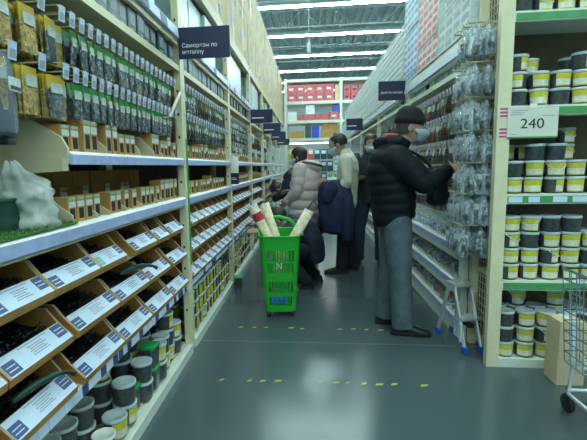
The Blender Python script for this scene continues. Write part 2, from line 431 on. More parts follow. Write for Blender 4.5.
def screw_heap(w, seed):
    random.seed(seed); f=MB(); nx,ny=16,10; vs=[]
    for i in range(nx+1):
        for j in range(ny+1):
            x=-.052-.42*i/nx; y=.012+(w-.024)*j/ny
            z=.030+.026*min(1,i/6)+.012*noise.noise(Vector((x*25,y*25,seed)))
            vs.append((x,y,min(z,.098)))
    f.add(vs,[(i*(ny+1)+j,(i+1)*(ny+1)+j,(i+1)*(ny+1)+j+1,i*(ny+1)+j+1) for i in range(nx) for j in range(ny)],0,True)
    n=len(vs); f.add([(-.03,.012,.0),(-.03,w-.012,.0),(-.058,w-.012,.034),(-.058,.012,.034)],[(0,1,2,3)])
    for _ in range(240):
        x=-.095-.22*random.random()**1.4; y=random.uniform(.03,w-.03)
        z=.035+.026*min(1,(-x-.052)/.157)+random.uniform(0,.010)
        a=random.uniform(0,2*PI); t=random.uniform(-.4,.6); l=.026
        d=Vector((math.cos(a)*math.cos(t),math.sin(a)*math.cos(t),math.sin(t)))*l
        p=Vector((x,y,z)); f.tube([p,p+d*.8,p+d*.82,p+d],[.0016,.0020,.0045,.0045],5,smooth=False)
    random.seed(seed+99)
    return f.mesh('loose_screws',['screw'])
HEAPS={}
rows=[('top',.898,[(.70,1.01),(1.03,1.30),(1.305,1.615),(1.62,1.87),(1.965,2.265),(2.29,2.48),(2.515,2.775)]),
      ('middle',.708,[(.74,1.05),(1.06,1.385),(1.42,1.77),(1.78,2.13),(2.14,2.47),(2.52,2.83)]),
      ('bottom',.518,[(.70,1.03),(1.06,1.39),(1.44,1.79),(1.80,2.14),(2.16,2.49),(2.51,2.84)])]
for rn,z,lst in rows:
    for i,(a,b) in enumerate(lst):
        gr=(rn=='top' and i==3); w_=b-a
        t=make_bin(w_,gr); t.location=(LX,a,z)
        lb='sloped brown screw bin, %s from the near end of the %s bin row%s'%(ORD[i],rn,', green-marked label' if gr else '')
        t['label']=lb; t['group']='sloped bins in the nearest bay'
        s=bpy.data.objects.new('loose_screws',screw_heap(w_,i+10*int(z*10))); COL.objects.link(s); s.location=(LX,a,z)
        tag(s,'loose dark screws filling the %s bin of the %s near bin row'%(ORD[i],rn),'screws','loose screws in the near bins','stuff')
PB=Proto(make_bin(.19))
hp=screw_heap(.19,77)
for k in range(1,4):
    y0=BAYS[k][0]
    bay=['','the navy-sign bay','the third left bay','the fourth left bay'][k]
    for rn,z in (('top',.898),('middle',.708),('bottom',.518)):
        for i in range(8):
            if k==3 and i>5: continue
            y=y0+.105+i*.2
            PB.put((LX,y,z),0,'small screw bin, %s in the %s row of %s'%(ORD[i],rn,bay),'small sloped bins')
            if k<3:
                s=bpy.data.objects.new('loose_screws',hp); COL.objects.link(s); s.location=(LX,y,z)
                tag(s,'loose screws in the %s bin of the %s row, %s'%(ORD[i],rn,bay),'screws','loose screws in small bins','stuff')
# tipped-forward bins sticking out of the second bay
# green hand tools chained to two bins
def hand_tool(label, loc, rz):
    t=thing('hand_scoop',label,'scoop',loc,rz)
    f=MB(); f.tube([(0,0,.01),(0,.03,.016),(0,.09,.022),(0,.15,.020),(0,.19,.012)],[.008,.012,.013,.012,.007],10); f.build('handle',['darkgreen'],t)
    f=MB(); f.tube([(0,.19,.012),(.005,.215,.004),(.012,.235,-.010)],[.008,.007,.010],8); f.build('nozzle',['black'],t)

hand_tool('dark green tool lying on the middle-row bin behind the tilted white label',(-.905,1.93,.795),-.42)
hand_tool('dark green tool resting in the nearest bottom-row bin',(-.895,1.135,.602),-.25)

def make_carton(w,h,d,body,edge=None,panel=None):
    t=thing('carton','','carton')
    f=MB(); f.bbox(-d,0,0,w,0,h,.003); f.build('box',[body],t)
    if edge: f=MB(); f.box(-.01,.0008,.001,w-.001,h-.016,h+.0006); f.build('top_edge',[edge],t)
    if panel:
        f=MB(); f.box(0,.0012,w*.18,w*.82,h*.30,h*.68); f.box(.0006,.0018,w*.3,w*.7,h*.12,h*.2); f.build('front_print',[panel],t)
    return t
# ---- carton packs on the two display shelves
def make_pack(h=.095, wd=.052, body='kraft'):
    t=thing('screw_pack','','pack')
    f=MB(); f.bbox(-.07,0,-wd/2,wd/2,0,h,.002); f.build('carton',[body],t)
    f=MB(); f.box(0,.0012,-wd*.30,wd*.30,h*.12,h*.55); f.build('window',['window'],t)
    f=MB(); f.box(0,.0012,-wd*.44,wd*.44,h*.60,h*.82); f.build('label_band',['cardlabel'],t)
    f=MB(); f.box(0,.0016,-wd*.44,wd*.44,h*.88,h*.995); f.build('top_band',['packgreen'],t)
    return t
PK=Proto(make_pack()); PKT=Proto(make_pack(.125,.055)); PKY=Proto(make_pack(.10,.07,'yellow'))
def divider(y,z,label,h=.10,big=False):
    t=MB(); d=.26 if big else .16
    t.prism([(-.015,0),(-.015,h*.25),(-.015-d*.35,h*.8),(-.015-d*.5,h),(-.45,h),(-.45,0)],'y',-.004,.004)
    o=t.build('shelf_divider',['beige'],None,(LX,y,z)); tag(o,label,'divider','shelf dividers')
def packrow(z, ys, shelfname, deep=-.03):
    for i,(y,kind) in enumerate(ys):
        P={'k':PK,'t':PKT,'y':PKY}[kind]
        c={'k':'kraft screw pack','t':'tall kraft screw pack','y':'yellow pack'}[kind]
        P.put((LX+deep+random.uniform(-.006,.004),y,z),random.uniform(-.04,.04),'%s, %s along %s'%(c,ORD[i],shelfname),'carton packs on the display shelves')
U=[(1.50,'k'),(1.56,'k'),(1.64,'t'),(1.70,'t'),(1.84,'t'),(1.90,'t'),(1.965,'k'),(2.02,'k'),(2.08,'k'),(2.38,'t'),(2.44,'t'),(2.52,'k'),(2.58,'k'),(2.66,'t'),(2.76,'k')]
packrow(1.37,U,'the upper shelf, nearest bay')
Lw=[(1.51,'k'),(1.565,'k'),(1.62,'k'),(1.70,'k'),(1.84,'k'),(1.90,'k'),(1.98,'k'),(2.08,'k'),(2.20,'k'),(2.26,'k'),(2.32,'k'),(2.42,'k'),(2.50,'t'),(2.555,'t'),(2.61,'t'),(2.68,'t'),(2.76,'t')]
packrow(1.108,Lw,'the lower shelf, nearest bay')
Lb=[(1.58,'t'),(1.72,'t'),(1.90,'t'),(2.12,'t'),(2.30,'t'),(2.36,'t')]
for i,(y,k) in enumerate(Lb):
    PKT.put((-1.03,y,1.108),0,'tall kraft pack at the back of the lower shelf, %s from the near end'%ORD[i],'carton packs on the display shelves')
PKB=Proto(make_carton(.155,.19,.2,'kraft'))
for i in range(8):
    PKB.put((-1.14,1.50+.165*i,1.1085),0,'plain brown carton at the back of the lower near shelf, %s from the near end'%ORD[i],'brown cartons behind the packs')
for i,(y,z,h,s) in enumerate([(1.77,1.37,.09,'upper'),(2.14,1.37,.10,'upper'),(2.34,1.37,.11,'upper'),(2.48,1.37,.08,'upper'),(2.71,1.37,.09,'upper')]):
    divider(y,z,'beige slanted shelf divider, %s from the near end of the upper shelf'%ORD[i],h)
for i,(y,h) in enumerate([(1.475,.12),(1.66,.07),(1.77,.06),(1.94,.06),(2.13,.06),(2.37,.06),(2.46,.06)]):
    divider(y,1.108,'beige slanted shelf divider, %s from the near end of the lower shelf'%ORD[i],h,i==0)
for k in (1,2,3):
    y0=BAYS[k][0]; nm=['','the navy-sign bay','the third left bay','the fourth left bay'][k]
    for z,sn in ((1.37,'upper'),(1.108,'lower')):
        ys=[]; y=y0+.15
        while y<y0+1.62:
            kd=random.choice('kkkt')
            if k==1 and sn=='lower' and y<y0+.42: kd='y'
            ys.append((y,kd)); y+=random.choice([.065,.065,.08,.14] if k<3 else [.12,.2])
        packrow(z,ys,'the %s shelf of %s'%(sn,nm))

# ---- peg hooks with blue-white price tags, and packets hanging on them
def make_hook(l=.52, tagm='ltag'):
    t=thing('peg_hook','','hook')
    f=MB(); f.tube([(-l,0,0),(-.004,0,0)],.0025,6); f.tube([(-l,0,.03),(-.01,0,.03)],.0018,5); f.tube([(-.01,0,.03),(0,0,.012)],.0018,5); f.build('rod',['rod'],t)
    f=MB(); f.prism([(0,-.026),(.006,.026),(.008,.026),(.002,-.026)],'y',-.018,.018); g=f.build('price_tag',[tagm],t)
    f=MB(); f.prism([(.0027,-.020),(.0052,.004),(.006,.004),(.0035,-.020)],'y',-.012,.012); f.build('tag_print',['greyprint'],g)
    return t
def make_packet(head,body,w=.052,h=.135,lab=True,t_=.010,name='screw_packet'):
    t=thing(name,'','packet')
    f=MB(); f.box(-.0012,.0012,-w/2,w/2,-h*.36,-.002); f.build('header_card',[head],t)
    rings=[]
    for i in range(7):
        s=i/6; z=-h*.28-(h*.72)*s; th=.0012+t_*math.sin(PI*min(1,s*1.05))**.7*.5 if 0<s<1 else .0012
        ww=w/2*(1 if s<.9 else .96)
        rings.append([(-th,-ww*.6,z),(-.001,-ww,z),(th*.0+.001,-ww,z),(th,-ww*.6,z),(th*1.1,0,z),(th,ww*.6,z),(.001,ww,z),(-.001,ww,z),(-th,ww*.6,z)][::-1])
    f=MB(); f.loft(rings); f.build('pouch',[body],t)
    if lab:
        f=MB(); f.box(.0012,.0062,-w*.30,w*.42,-h*.42,-h*.19); f.build('label',['cardlabel'],t)
    return t
HK=Proto(make_hook()); HKR=HK
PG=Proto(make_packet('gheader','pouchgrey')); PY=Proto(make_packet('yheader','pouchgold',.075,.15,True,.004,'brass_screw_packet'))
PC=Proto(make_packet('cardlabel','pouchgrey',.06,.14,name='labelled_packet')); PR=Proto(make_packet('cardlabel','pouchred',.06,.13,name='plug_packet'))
PB_=Proto(make_packet('blueprint','cardlabel',.09,.17,name='fitting_packet')); PW_=Proto(make_packet('paper','wrap',.09,.17,name='fitting_packet'))
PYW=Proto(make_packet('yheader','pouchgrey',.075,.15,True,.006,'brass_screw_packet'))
def hooks(x,rz,ys,z,row,where):
    for i,y in enumerate(ys):
        HK.put((x,y,z),rz,'peg hook with price tag, %s along %s'%(ORD[i%32],row),where)
rowU=[1.475+.066*i for i in range(20)]; rowL=[1.475+.066*i for i in range(20)]
for nm,z,ys,jit in (('upper',1.836,[1.24,1.36]+rowU,0),('lower',1.645,[1.20,1.34]+rowL,0)):
    hooks(LX-.005,0,ys,z,'the %s hook row of the nearest bay'%nm,'peg hooks in the nearest bay')
    for i,y in enumerate(ys):
        lab='hook %s of the %s near row'%(ORD[i],nm)
        if i<4:                                                       # thick stacks of yellow-headed packets
            n=15 if i<3 else 4
            if i==3 and nm=='lower': n=7
            for j in range(n):
                P=PYW if (j==0 and i==2) else PY
                P.put((LX-.045-.0135*j-(.02 if i==3 else 0),y+random.uniform(-.006,.006)-.012,z-.012),random.uniform(-.16,.16),
                      'yellow-headed screw packet, %s from the front on the %s hook, %s row'%(ORD[j],ORD[i],nm),'yellow-headed packets',(0,random.uniform(-.05,.05)))
        else:
            for j in range(2 if i<9 else 1):
                PG.put((LX-.04-.030*j,y+random.uniform(-.004,.004),z-.012-random.uniform(0,.008)),random.uniform(-.2,.2),
                       'green-topped screw packet, %s on the %s hook of the %s near row'%(ORD[j],ORD[i],nm),'green-topped packets',(0,random.uniform(-.08,.08)))
def far_packets(k, rowsz, step, protos, where):
    y0=BAYS[k][0]
    for rn,z in rowsz:
        n=int(1.55/step)
        ys=[y0+.15+i*step for i in range(n)]
        if k<3: hooks(LX-.005,0,ys,z,'the %s hook row of %s'%(rn,where),'peg hooks in %s'%where)
        for i,y in enumerate(ys):
            P=random.choice(protos)
            nm={id(PG):'green-topped packet',id(PC):'pale-labelled packet',id(PR):'red plug packet',id(PB_):'blue-headed packet',id(PW_):'white fitting packet'}[id(P)]
            P.put((LX-.04,y,z-.012-random.uniform(0,.01)),random.uniform(-.3,.3),'%s, %s along the %s row of %s'%(nm,ORD[i],rn,where),'packets in %s'%where)
far_packets(1,(('upper',1.855),('lower',1.660)),.078,[PG,PG,PG,PC],'the navy-sign bay')
far_packets(2,(('upper',1.84),('middle',1.70),('lower',1.56)),.13,[PG,PC,PC,PR],'the third left bay')
far_packets(3,(('upper',1.84),('lower',1.60)),.15,[PG,PC,PC,PW_],'the fourth left bay')
far_packets(4,(('top',1.86),('second',1.62),('third',1.28),('lowest',.98)),.17,[PB_,PW_,PC],'the fifth left bay')
far_packets(5,(('top',1.86),('second',1.62),('third',1.28)),.24,[PB_,PW_,PC],'the sixth left bay')


# ---- dark cartons on the ledge, film-wrapped cartons above, big cartons on the pallet beam
PD=Proto(make_carton(.098,.15,.16,'dkbox','greenlid','greyprint'))
for k in range(4):
    y0,L=BAYS[k]; y=max(y0+.1,1.30); i=0
    nm=['the nearest left bay','the navy-sign bay','the third left bay','the fourth left bay'][k]
    while y<y0+L-.1:
        PD.put((LX-.03+random.uniform(-.01,.005),y,1.97),random.uniform(-.03,.03),'green-edged dark carton, %s along the ledge of %s'%(ORD[i],nm),'dark cartons on the ledge')
        y+=.103; i+=1
        if k>1: y+=random.choice([0,.1])
PW=Proto(make_carton(.40,.40,.5,'wrap')); 
for k in range(8):
    y0,L=BAYS[k]; y=max(y0+.11,1.0); i=0
    while y<y0+L-.40:
        PW.put((LX-.05+random.uniform(-.03,.02),y,2.20),random.uniform(-.015,.015),'film-wrapped carton, %s on the high shelf of the %s left bay'%(ORD[i],ORD[k]),'film-wrapped cartons')
        y+=.415; i+=1
def big_carton(w,h,d,seed):
    random.seed(seed)
    t=thing('large_carton','','carton')
    f=MB(); f.bbox(-d,0,0,w,0,h,.006); f.build('box',['cardboard'],t)
    f=MB(); f.box(0,.0015,w*.49,w*.54,.01,h-.01); f.build('packing_tape',['tapebrown'],t)
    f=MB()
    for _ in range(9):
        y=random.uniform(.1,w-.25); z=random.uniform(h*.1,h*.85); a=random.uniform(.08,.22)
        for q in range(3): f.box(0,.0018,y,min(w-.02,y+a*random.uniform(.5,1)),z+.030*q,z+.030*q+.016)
    f.build('blue_marks',['blueprintsheen'],t)  # carton print, enlarged to paint in blue reflections off wrapping film
    return t


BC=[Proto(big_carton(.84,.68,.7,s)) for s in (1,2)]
heights=[2,2,2,2,2,2,2,2,2,2,2,2,2]
y=2.10
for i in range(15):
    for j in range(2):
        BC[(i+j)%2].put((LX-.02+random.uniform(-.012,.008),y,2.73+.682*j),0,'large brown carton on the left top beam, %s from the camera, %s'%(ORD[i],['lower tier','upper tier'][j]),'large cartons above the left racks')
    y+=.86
# ---- tubs under the bins
def make_bucket(r=.056,h=.105,label=True,lid='tublid',body='tubgrey',handle=False):
    t=thing('screw_tub','','tub')
    f=MB(); f.lathe([(r*.84,0),(r*.88,.003),(r*.97,h-.014),(r*.97,h-.012)],20); f.build('tub_body',[body],t)
    f=MB(); f.lathe([(r,h-.016),(r*1.03,h-.012),(r*1.03,h-.002),(r*.98,h),(r*.90,h),(r*.88,h-.003),(0.001,h-.003)],20); f.build('lid',[lid],t)
    if label:
        f=MB(); n=9
        for (z0,z1,m,dr) in ((h*.10,h*.82,1,.0008),(h*.50,h*.82,0,.0014),(h*.10,h*.16,0,.0014)):
            a0,a1=(-1.12,1.12); rr=lambda z:r*(.88+.09*z/(h-.014))+dr
            for k in range(n):
                p=a0+(a1-a0)*k/n; q=a0+(a1-a0)*(k+1)/n
                f.add([(rr(z0)*math.cos(p),rr(z0)*math.sin(p),z0),(rr(z0)*math.cos(q),rr(z0)*math.sin(q),z0),(rr(z1)*math.cos(q),rr(z1)*math.sin(q),z1),(rr(z1)*math.cos(p),rr(z1)*math.sin(p),z1)],[(0,1,2,3)],m,True)
        f.build('label',['tublabel','tubwhite'],t)
    if handle:
        f=MB(); f.tube([(r*1.04*math.cos(a),r*1.04*math.sin(a)*.98,h-.012-.05*math.cos(a)*1.0 if False else h-.010-.045*max(0,math.cos(a))) for a in [-PI/2+PI*k/10 for k in range(11)]],.0022,5); f.build('handle',['white'],t)
    return t
def make_square(w=.105,d=.09,h=.125,lid='greenlid',label=False):
    t=thing('square_tub','','tub')
    def ring(a,b,z,c=.014): return [(x,y,z) for x,y in [(a-c,-b),(a,-b+c),(a,b-c),(a-c,b),(-a+c,b),(-a,b-c),(-a,-b+c),(-a+c,-b)]]
    f=MB(); f.loft([ring(d*.42,w*.42,0),ring(d*.48,w*.48,h-.016)],smooth=False); f.build('tub_body',['tubgrey'],t)
    f=MB(); f.loft([ring(d*.52,w*.52,h-.016),ring(d*.52,w*.52,h-.002),ring(d*.46,w*.46,h)],smooth=False); f.build('lid',[lid],t)
    if label:
        f=MB(); f.box(d*.475,d*.486,-w*.34,w*.34,h*.15,h*.75); f.build('label',['tublabel'],t)
    return t
TA=Proto(make_bucket()); TB=Proto(make_bucket(label=False)); TG=Proto(make_square()); TS=Proto(make_square(.10,.09,.11,'tublid',True)); TW=Proto(make_bucket(.05,.09,False,'white','tubgrey'))
z0=.0755
st=[(1.30,-.93,'ba'),(1.415,-1.0,'ab'),(1.535,-1.0,'bb'),(1.69,-1.01,'bb'),(1.655,-.895,'w'),(1.775,-.90,'a'),(1.89,-.90,'ab'),(2.00,-.925,'g'),(1.90,-1.03,'bba'),(2.12,-1.02,'abb'),(2.11,-.90,'bb'),(2.23,-.90,'gg'),(2.345,-.90,'ba'),(2.24,-1.03,'bab'),(2.46,-.92,'ab'),(2.58,-.93,'aba'),(2.46,-1.04,'bab'),(2.70,-.92,'ba'),(2.70,-1.04,'abb')]
names={'a':(TA,'yellow-labelled round tub'),'b':(TB,'plain grey tub'),'g':(TG,'green-lidded tub'),'s':(TS,'square labelled tub'),'w':(TW,'white-lidded tub')}
HH={'a':.1055,'b':.1055,'g':.1255,'s':.1105,'w':.0905}
lay=['bottom','second','third']
for i,(y,x,s) in enumerate(st):
    z=z0
    for j,c in enumerate(s):
        P,nm=names[c]
        P.put((x,y,z),random.uniform(-1.1,.5) if c!='g' else random.uniform(-.1,.1),'%s, %s layer of the %s stack below the near bins'%(nm,lay[j],ORD[i]),'tubs under the near bins'); z+=HH[c]
for k in (1,2,3):
    y0=BAYS[k][0]; where=['','the navy-sign bay','the third left bay','the fourth left bay'][k]
    for i in range(12):
        y=y0+.17+.125*i
        for cx,x in ((0,-.91),(1,-1.03)):
            if cx==1 and (k>1 or i%2): continue
            z=z0
            for j in range(3):
                c='s' if random.random()<.72 else random.choice('ab')
                if k==1 and i>8 and j==2 and cx==0: c='g'
                if z+HH[c]>.45: break
                P,nm=names[c]
                P.put((x,y,z),random.uniform(-.15,.15),'%s, %s layer, %s %s stack below %s'%(nm,lay[j],ORD[i],'rear' if cx else 'front',where),'tubs under the bins of %s'%where); z+=HH[c]
TG.put((-.775,4.52,.0),.1,'green-lidded square tub standing on the floor by the left rack end','tubs under the near bins')

# ---- things on the near shelf end: artificial grass, white bag, dark box, hanging blister pack
g=MB(); g.box(-1.42,-.842,.60,1.483,1.1085,1.114)
random.seed(3)
for _ in range(7500):
    x=random.uniform(-1.40,-.840); y=random.uniform(.72,1.485)
    if x<-1.05 and random.random()<.5: continue
    h=random.uniform(.008,.018); a=random.uniform(0,PI); dx,dy=.0016*math.cos(a),.0016*math.sin(a); lx,ly=random.uniform(-.007,.007),random.uniform(-.007,.007)
    g.add([(x-dx,y-dy,1.113),(x+dx,y+dy,1.113),(x+lx,y+ly,1.113+h)],[(0,1,2)])
tag(g.build('artificial_grass',['grass']),'strip of green artificial grass on the near end of the lower shelf','artificial grass',None,'stuff')
def blob(f, prof, cx, cy, seed, amp, n=20, mi=0):       # crumpled lofted bag: prof=(z, rx, ry, ox, oy)
    rings=[]
    for (z,rx,ry,ox,oy) in prof:
        r=[]
        for k in range(n):
            a=2*PI*k/n; d=Vector((math.cos(a),math.sin(a),z*9+seed)); q=1+amp*noise.noise(d*2.1)+amp*.6*noise.noise(d*5.3)
            r.append((cx+ox+rx*q*math.cos(a),cy+oy+ry*q*math.sin(a),z+.012*noise.noise(d*3)*(0 if z<=prof[0][0]+.001 else 1)))
        rings.append(r)
    f.loft(rings,mi)
f=MB(); rings=[]; n=36
for q in range(22):
    t_=q/21; z=.215*t_; w_=.078*(1-t_**2.2)**.8+.014; ring=[]
    for k in range(n):
        a=2*PI*k/n; d=Vector((math.cos(a)*1.2,math.sin(a)*1.2,t_*1.6))
        fold=.24*noise.noise(d*1.7+Vector((3,1,7)))+.16*abs(noise.noise(d*4.1))*2-.12+.07*noise.noise(d*9)
        fl=.30*max(0,math.cos(a-1.1))**6*max(0,1-abs(t_-.72)/.25)
        r=w_*(1+fold*1.5+fl*3.5*(w_/.09)); sx=1.0 if t_>.02 else .92
        ring.append((-.035*t_+r*sx*math.cos(a),-.045*t_**2+r*sx*.92*math.sin(a),z+(.018*noise.noise(d*2.7) if 0<q else 0)))
    rings.append(ring)
f.loft(rings)
tag(f.build('plastic_bag',['milky'],None,(-.925,1.35,1.1155)),'crumpled white plastic bag standing on the artificial grass','plastic bag')
t=thing('storage_box','dark blue-green plastic box on the grass beside the white bag','box',(-.985,1.245,1.121))
f=MB(); f.loft([[(x,y,0) for x,y in [(-.055,-.055),(.055,-.055),(.055,.055),(-.055,.055)]],[(x,y,.085) for x,y in [(-.06,-.06),(.06,-.06),(.06,.06),(-.06,.06)]]],smooth=False); f.build('box_body',['darkgreen'],t)
f=MB(); f.bbox(-.064,.064,-.064,.064,.085,.097,.003); f.build('rim',['darkgreen'],t)
t=thing('blister_pack','large dark blister pack in clear film hanging at the left edge','blister pack',(-.905,1.19,1.66),.12)
f=MB(); f.bbox(-.02,.02,-.10,.075,-.26,.0,.008); f.build('card',['blistercard'],t)
f=MB(); blob(f,[(-.245,.02,.06,.022,0),(-.22,.028,.075,.022,-.01),(-.12,.030,.078,.022,-.01),(-.05,.026,.07,.022,-.01),(-.01,.012,.05,.02,-.01)],0,0,9,.08,24); f.build('film_cover',['glossfilm'],t)
f=MB(); f.box(.046,.05,.0,.06,-.125,-.085); f.box(.05,.0515,.005,.055,-.12,-.11,1); f.build('barcode_label',['cardlabel','ink'],t)
f=MB(); f.bbox(-.005,.03,.0,.05,-.28,-.262,.004); f.build('clip',['black'],t)
f=MB(); f.tube([(-.42,0,.02),(-.02,0,.02),(0,0,-.004)],.003,6); f.build('hanger_wire',['rod'],t)

# ---- navy section signs on the posts (flag signs across the aisle)
def sign(label, x0,x1, y, z0,z1, lines, size, cat='sign'):
    t=thing('section_sign',label,cat,((x0+x1)/2,y,z0)); w_=(x1-x0)/2
    f=MB(); f.bbox(-w_,w_,-.006,.006,0,z1-z0,.002); bd=f.build('board',['navy'],t)
    f=MB()
    for i,l in enumerate(lines):
        if isinstance(l,str):
            m=text_mb(l,size); m.xf(Matrix.Translation((-w_+.022,-.0068,(z1-z0)*.36-i*size*1.12))@Matrix.Rotation(PI/2,4,'X')); f.add(m.v,m.f)
        else: f.box(-w_+.022,-w_+.022+l,-.0072,-.006,(z1-z0)*.34-i*size,(z1-z0)*.34-i*size+size*.5)
    f.build('lettering',['letter'],bd)
    f=MB()
    for sx in (-1,1): f.tube([(sx*w_*.8,.010,(z1-z0)*.5),(sx*w_*.8,.010,(z1-z0)+.02)],.004,5)
    f.box(-w_-.03,w_,.006,.014,(z1-z0)*.45,(z1-z0)*.52); f.build('bracket',['steel'],t)
    return t
sign('nearest navy section sign with white lettering, on the first left post',-.835,-.498,2.835,2.005,2.200,['Саморезы по','металлу'],.036)
sign('navy section sign on the left post, second in the row of left signs',-.83,-.51,6.25,1.925,2.115,[.17],.03)
sign('navy section sign further along the left posts, third in the row',-.83,-.51,7.98,1.90,2.09,[.17],.03)
sign('navy section sign further along the left posts, fourth in the row',-.83,-.51,9.70,1.88,2.07,[.15],.03)
sign('smallest navy section sign at the far end of the left posts',-.83,-.50,11.42,1.86,2.02,[.15],.03)
# roll dispenser on the second left post
t=thing('bag_roll','white bag roll hanging over a black plate on the second left post','bag roll',(-.805,4.62,1.14))
f=MB(); f.lathe([(.012,.10),(.048,.10),(.05,.105),(.05,.27),(.048,.275),(.012,.275)],18); f.build('roll',['white'],t)
f=MB(); f.bbox(-.05,.05,-.012,.012,-.02,.10,.004); f.build('plate',['navy'],t)
f=MB(); f.box(-.03,.03,-.0135,-.012,.03,.036); f.box(-.03,.02,-.0135,-.012,.045,.051); f.build('lettering',['letter'],t)
f=MB(); f.tube([(0,0,.09),(0,0,.29),(-.035,.0,.29)],.006,6); f.build('bracket',['steel'],t)
# ------------------------------------------------------------------ RIGHT side of the aisle (front plane x=1.10, faces -x)
random.seed(21)
RX=1.10
def right_bay(y0, L, label, first):
    t=thing('shelving_bay',label,'shelving',(RX,y0+L,0),PI)          # local x forward = towards the aisle, local y runs back to the camera
    for i in ((0,1) if first else (0,)):
        y=.0 if i==0 else L-.05
        f=MB(); f.box(-.05,0,y,y+.05,0,2.20); f.build('upright',['pale'],t)
        f=MB(); f.box(-DEP,-DEP+.05,y,y+.05,0,2.20); f.build('upright',['pale'],t)
    e=L-.05 if first else L
    f=MB(); f.box(-.05,.006,.05,e,0,.035); f.build('base_plinth',['pale'],t)
    f=MB(); f.box(-DEP-.02,-DEP,0,L,0,2.2); f.build('back_panel',['dkpanel'],t)
    for z in (.145,.415,.69):
        f=MB(); f.box(-DEP,-.008,.05,e,z-.045,z-.008); strip(f,.05,e,z-.062,z); f.box(-.008,.003,.05,e,z-.105,z-.062,0)
        f.build('display_shelf',['pale','white','lav'],t)
        f=MB(); y=.12                                                # wire fence along the shelf front and cross dividers
        while y<e-.05:
            f.tube([(-.03,y,z-.004),(-.03,y,z+.10),(-.40,y,z+.10)],.002,5); y+=.085
        f.tube([(-.03,.06,z+.10),(-.03,e-.02,z+.10)],.0025,5)
        f.build('wire_divider',['wire'],t)
    f=MB(); f.box(-DEP,-.008,.05,e,1.955,1.975); f.box(-.012,-.004,.05,e,1.945,1.985); f.build('ledge_shelf',['pale'],t)
    f=MB(); f.box(-.05,-.01,.05,e,2.06,2.20); f.box(-DEP,-.05,.05,e,2.18,2.205); f.prism([(-.01,2.085),(-.01,2.15),(.006,2.145),(.012,2.085)],'y',.05,e,1)
    f.build('top_beam',['pale','ltag'],t)
    return t
RB=[(3.20,1.90),(5.10,2.10),(7.20,2.30),(9.50,2.30),(11.80,2.40)]
for k,(y0,L) in enumerate(RB):
    right_bay(y0,L,'right shelving bay with lavender shelf edges, %s from the hanging clear bags'%ORD[k],k==0)
# hooks and packets
for k,(rowsz,step,n) in enumerate([((('top',1.86),('second',1.66),('third',1.455),('fourth',1.26),('lowest',1.06)),.087,20),((('top',1.86),('second',1.62),('third',1.40),('lowest',1.18)),.20,9),((('top',1.86),('second',1.60)),.32,6)]):
    y0,L=RB[k]
    wh=['the first right bay','the second right bay','the third right bay'][k]
    for rn,z in rowsz:
        ys=[y0+.12+step*i for i in range(n)]
        if k<2: hooks(RX+.005,PI,ys,z,'the %s row of %s'%(rn,wh),'peg hooks in %s'%wh)
        for i,y in enumerate(ys):
            if k==0 and random.random()<.08: continue
            q=(y-3.2)/1.9
            P=random.choice([PC,PC,PG,PC]) if k else (random.choice([PR,PC,PC]) if (.25<q<.62 and rn in('top','second')) else random.choice([PC,PC,PC,PG]))
            nm={id(PG):'green-topped packet',id(PC):'pale-labelled packet',id(PR):'red plug packet'}[id(P)]
            P.put((RX+.045+random.uniform(0,.02),y,z-.012-random.uniform(0,.012)),PI+random.uniform(-.35,.35),'%s, %s along the %s hook row of %s'%(nm,ORD[i],rn,wh),'packets in %s'%wh,(0,random.uniform(-.1,.1)))
# cartons along the right ledge
PGW=Proto(make_carton(.085,.13,.14,'whitebox','greenlid','taggreen')); PDK=Proto(make_carton(.085,.12,.14,'dkbox',None,'cardlabel'))
for k,n in ((0,19),(1,16)):
    y0,L=RB[k]
    for i in range(n):
        if random.random()<.1: continue
        P=random.choice([PGW,PGW,PDK]); y=y0+.10+i*(L-.15)/n
        P.put((RX+.04+random.uniform(0,.02),y+.085,1.975),PI+random.uniform(-.06,.06),'%s, %s along the ledge of the %s right bay'%('white carton with green edge' if P is PGW else 'dark carton',ORD[i],ORD[k]),'cartons on the right ledge')
# small clear packs and orange packs on the three low shelves
def make_softpack(body,seed,s=1.0):
    t=thing('clear_pack','','pack')
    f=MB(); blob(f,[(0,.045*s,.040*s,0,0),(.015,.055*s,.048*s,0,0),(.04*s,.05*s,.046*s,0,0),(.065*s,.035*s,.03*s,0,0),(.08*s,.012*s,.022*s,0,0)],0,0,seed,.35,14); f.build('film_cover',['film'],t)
    f=MB(); 
    blob(f,[(.004,.032*s,.028*s,0,0),(.02*s,.038*s,.034*s,0,0),(.042*s,.03*s,.03*s,0,0),(.055*s,.01,.01,0,0)],0,0,seed+3,.4,12); f.build('contents',[body],t)
    f=MB(); f.box(-.002,.020,-.016,.016,.078*s,.080*s); f.build('label',['paper'],t)
    return t
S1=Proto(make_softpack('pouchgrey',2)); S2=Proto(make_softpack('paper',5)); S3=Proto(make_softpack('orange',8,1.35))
for k in (0,1):
    for z,sn in ((.1455,'lowest'),(.4155,'middle'),(.6905,'upper')):
        y0,L=RB[k]
        for i in range(14 if k==0 else 9):
            y=y0+.13+i*(.125 if k==0 else .2)
            P=random.choice([S1,S2,S2,S1])
            if k==0 and sn=='lowest' and i in (3,5): P=S3
            if k==0 and sn=='middle' and i in (9,): P=S3
            P.put((RX+.10+random.uniform(-.02,.03),y,z),random.uniform(0,6),'%s, %s along the %s shelf of the %s right bay'%({id(S1):'clear pack of grey fittings',id(S2):'clear pack of white fittings',id(S3):'clear pack of orange fittings'}[id(P)],ORD[i],sn,ORD[k]),'clear packs on the low right shelves')
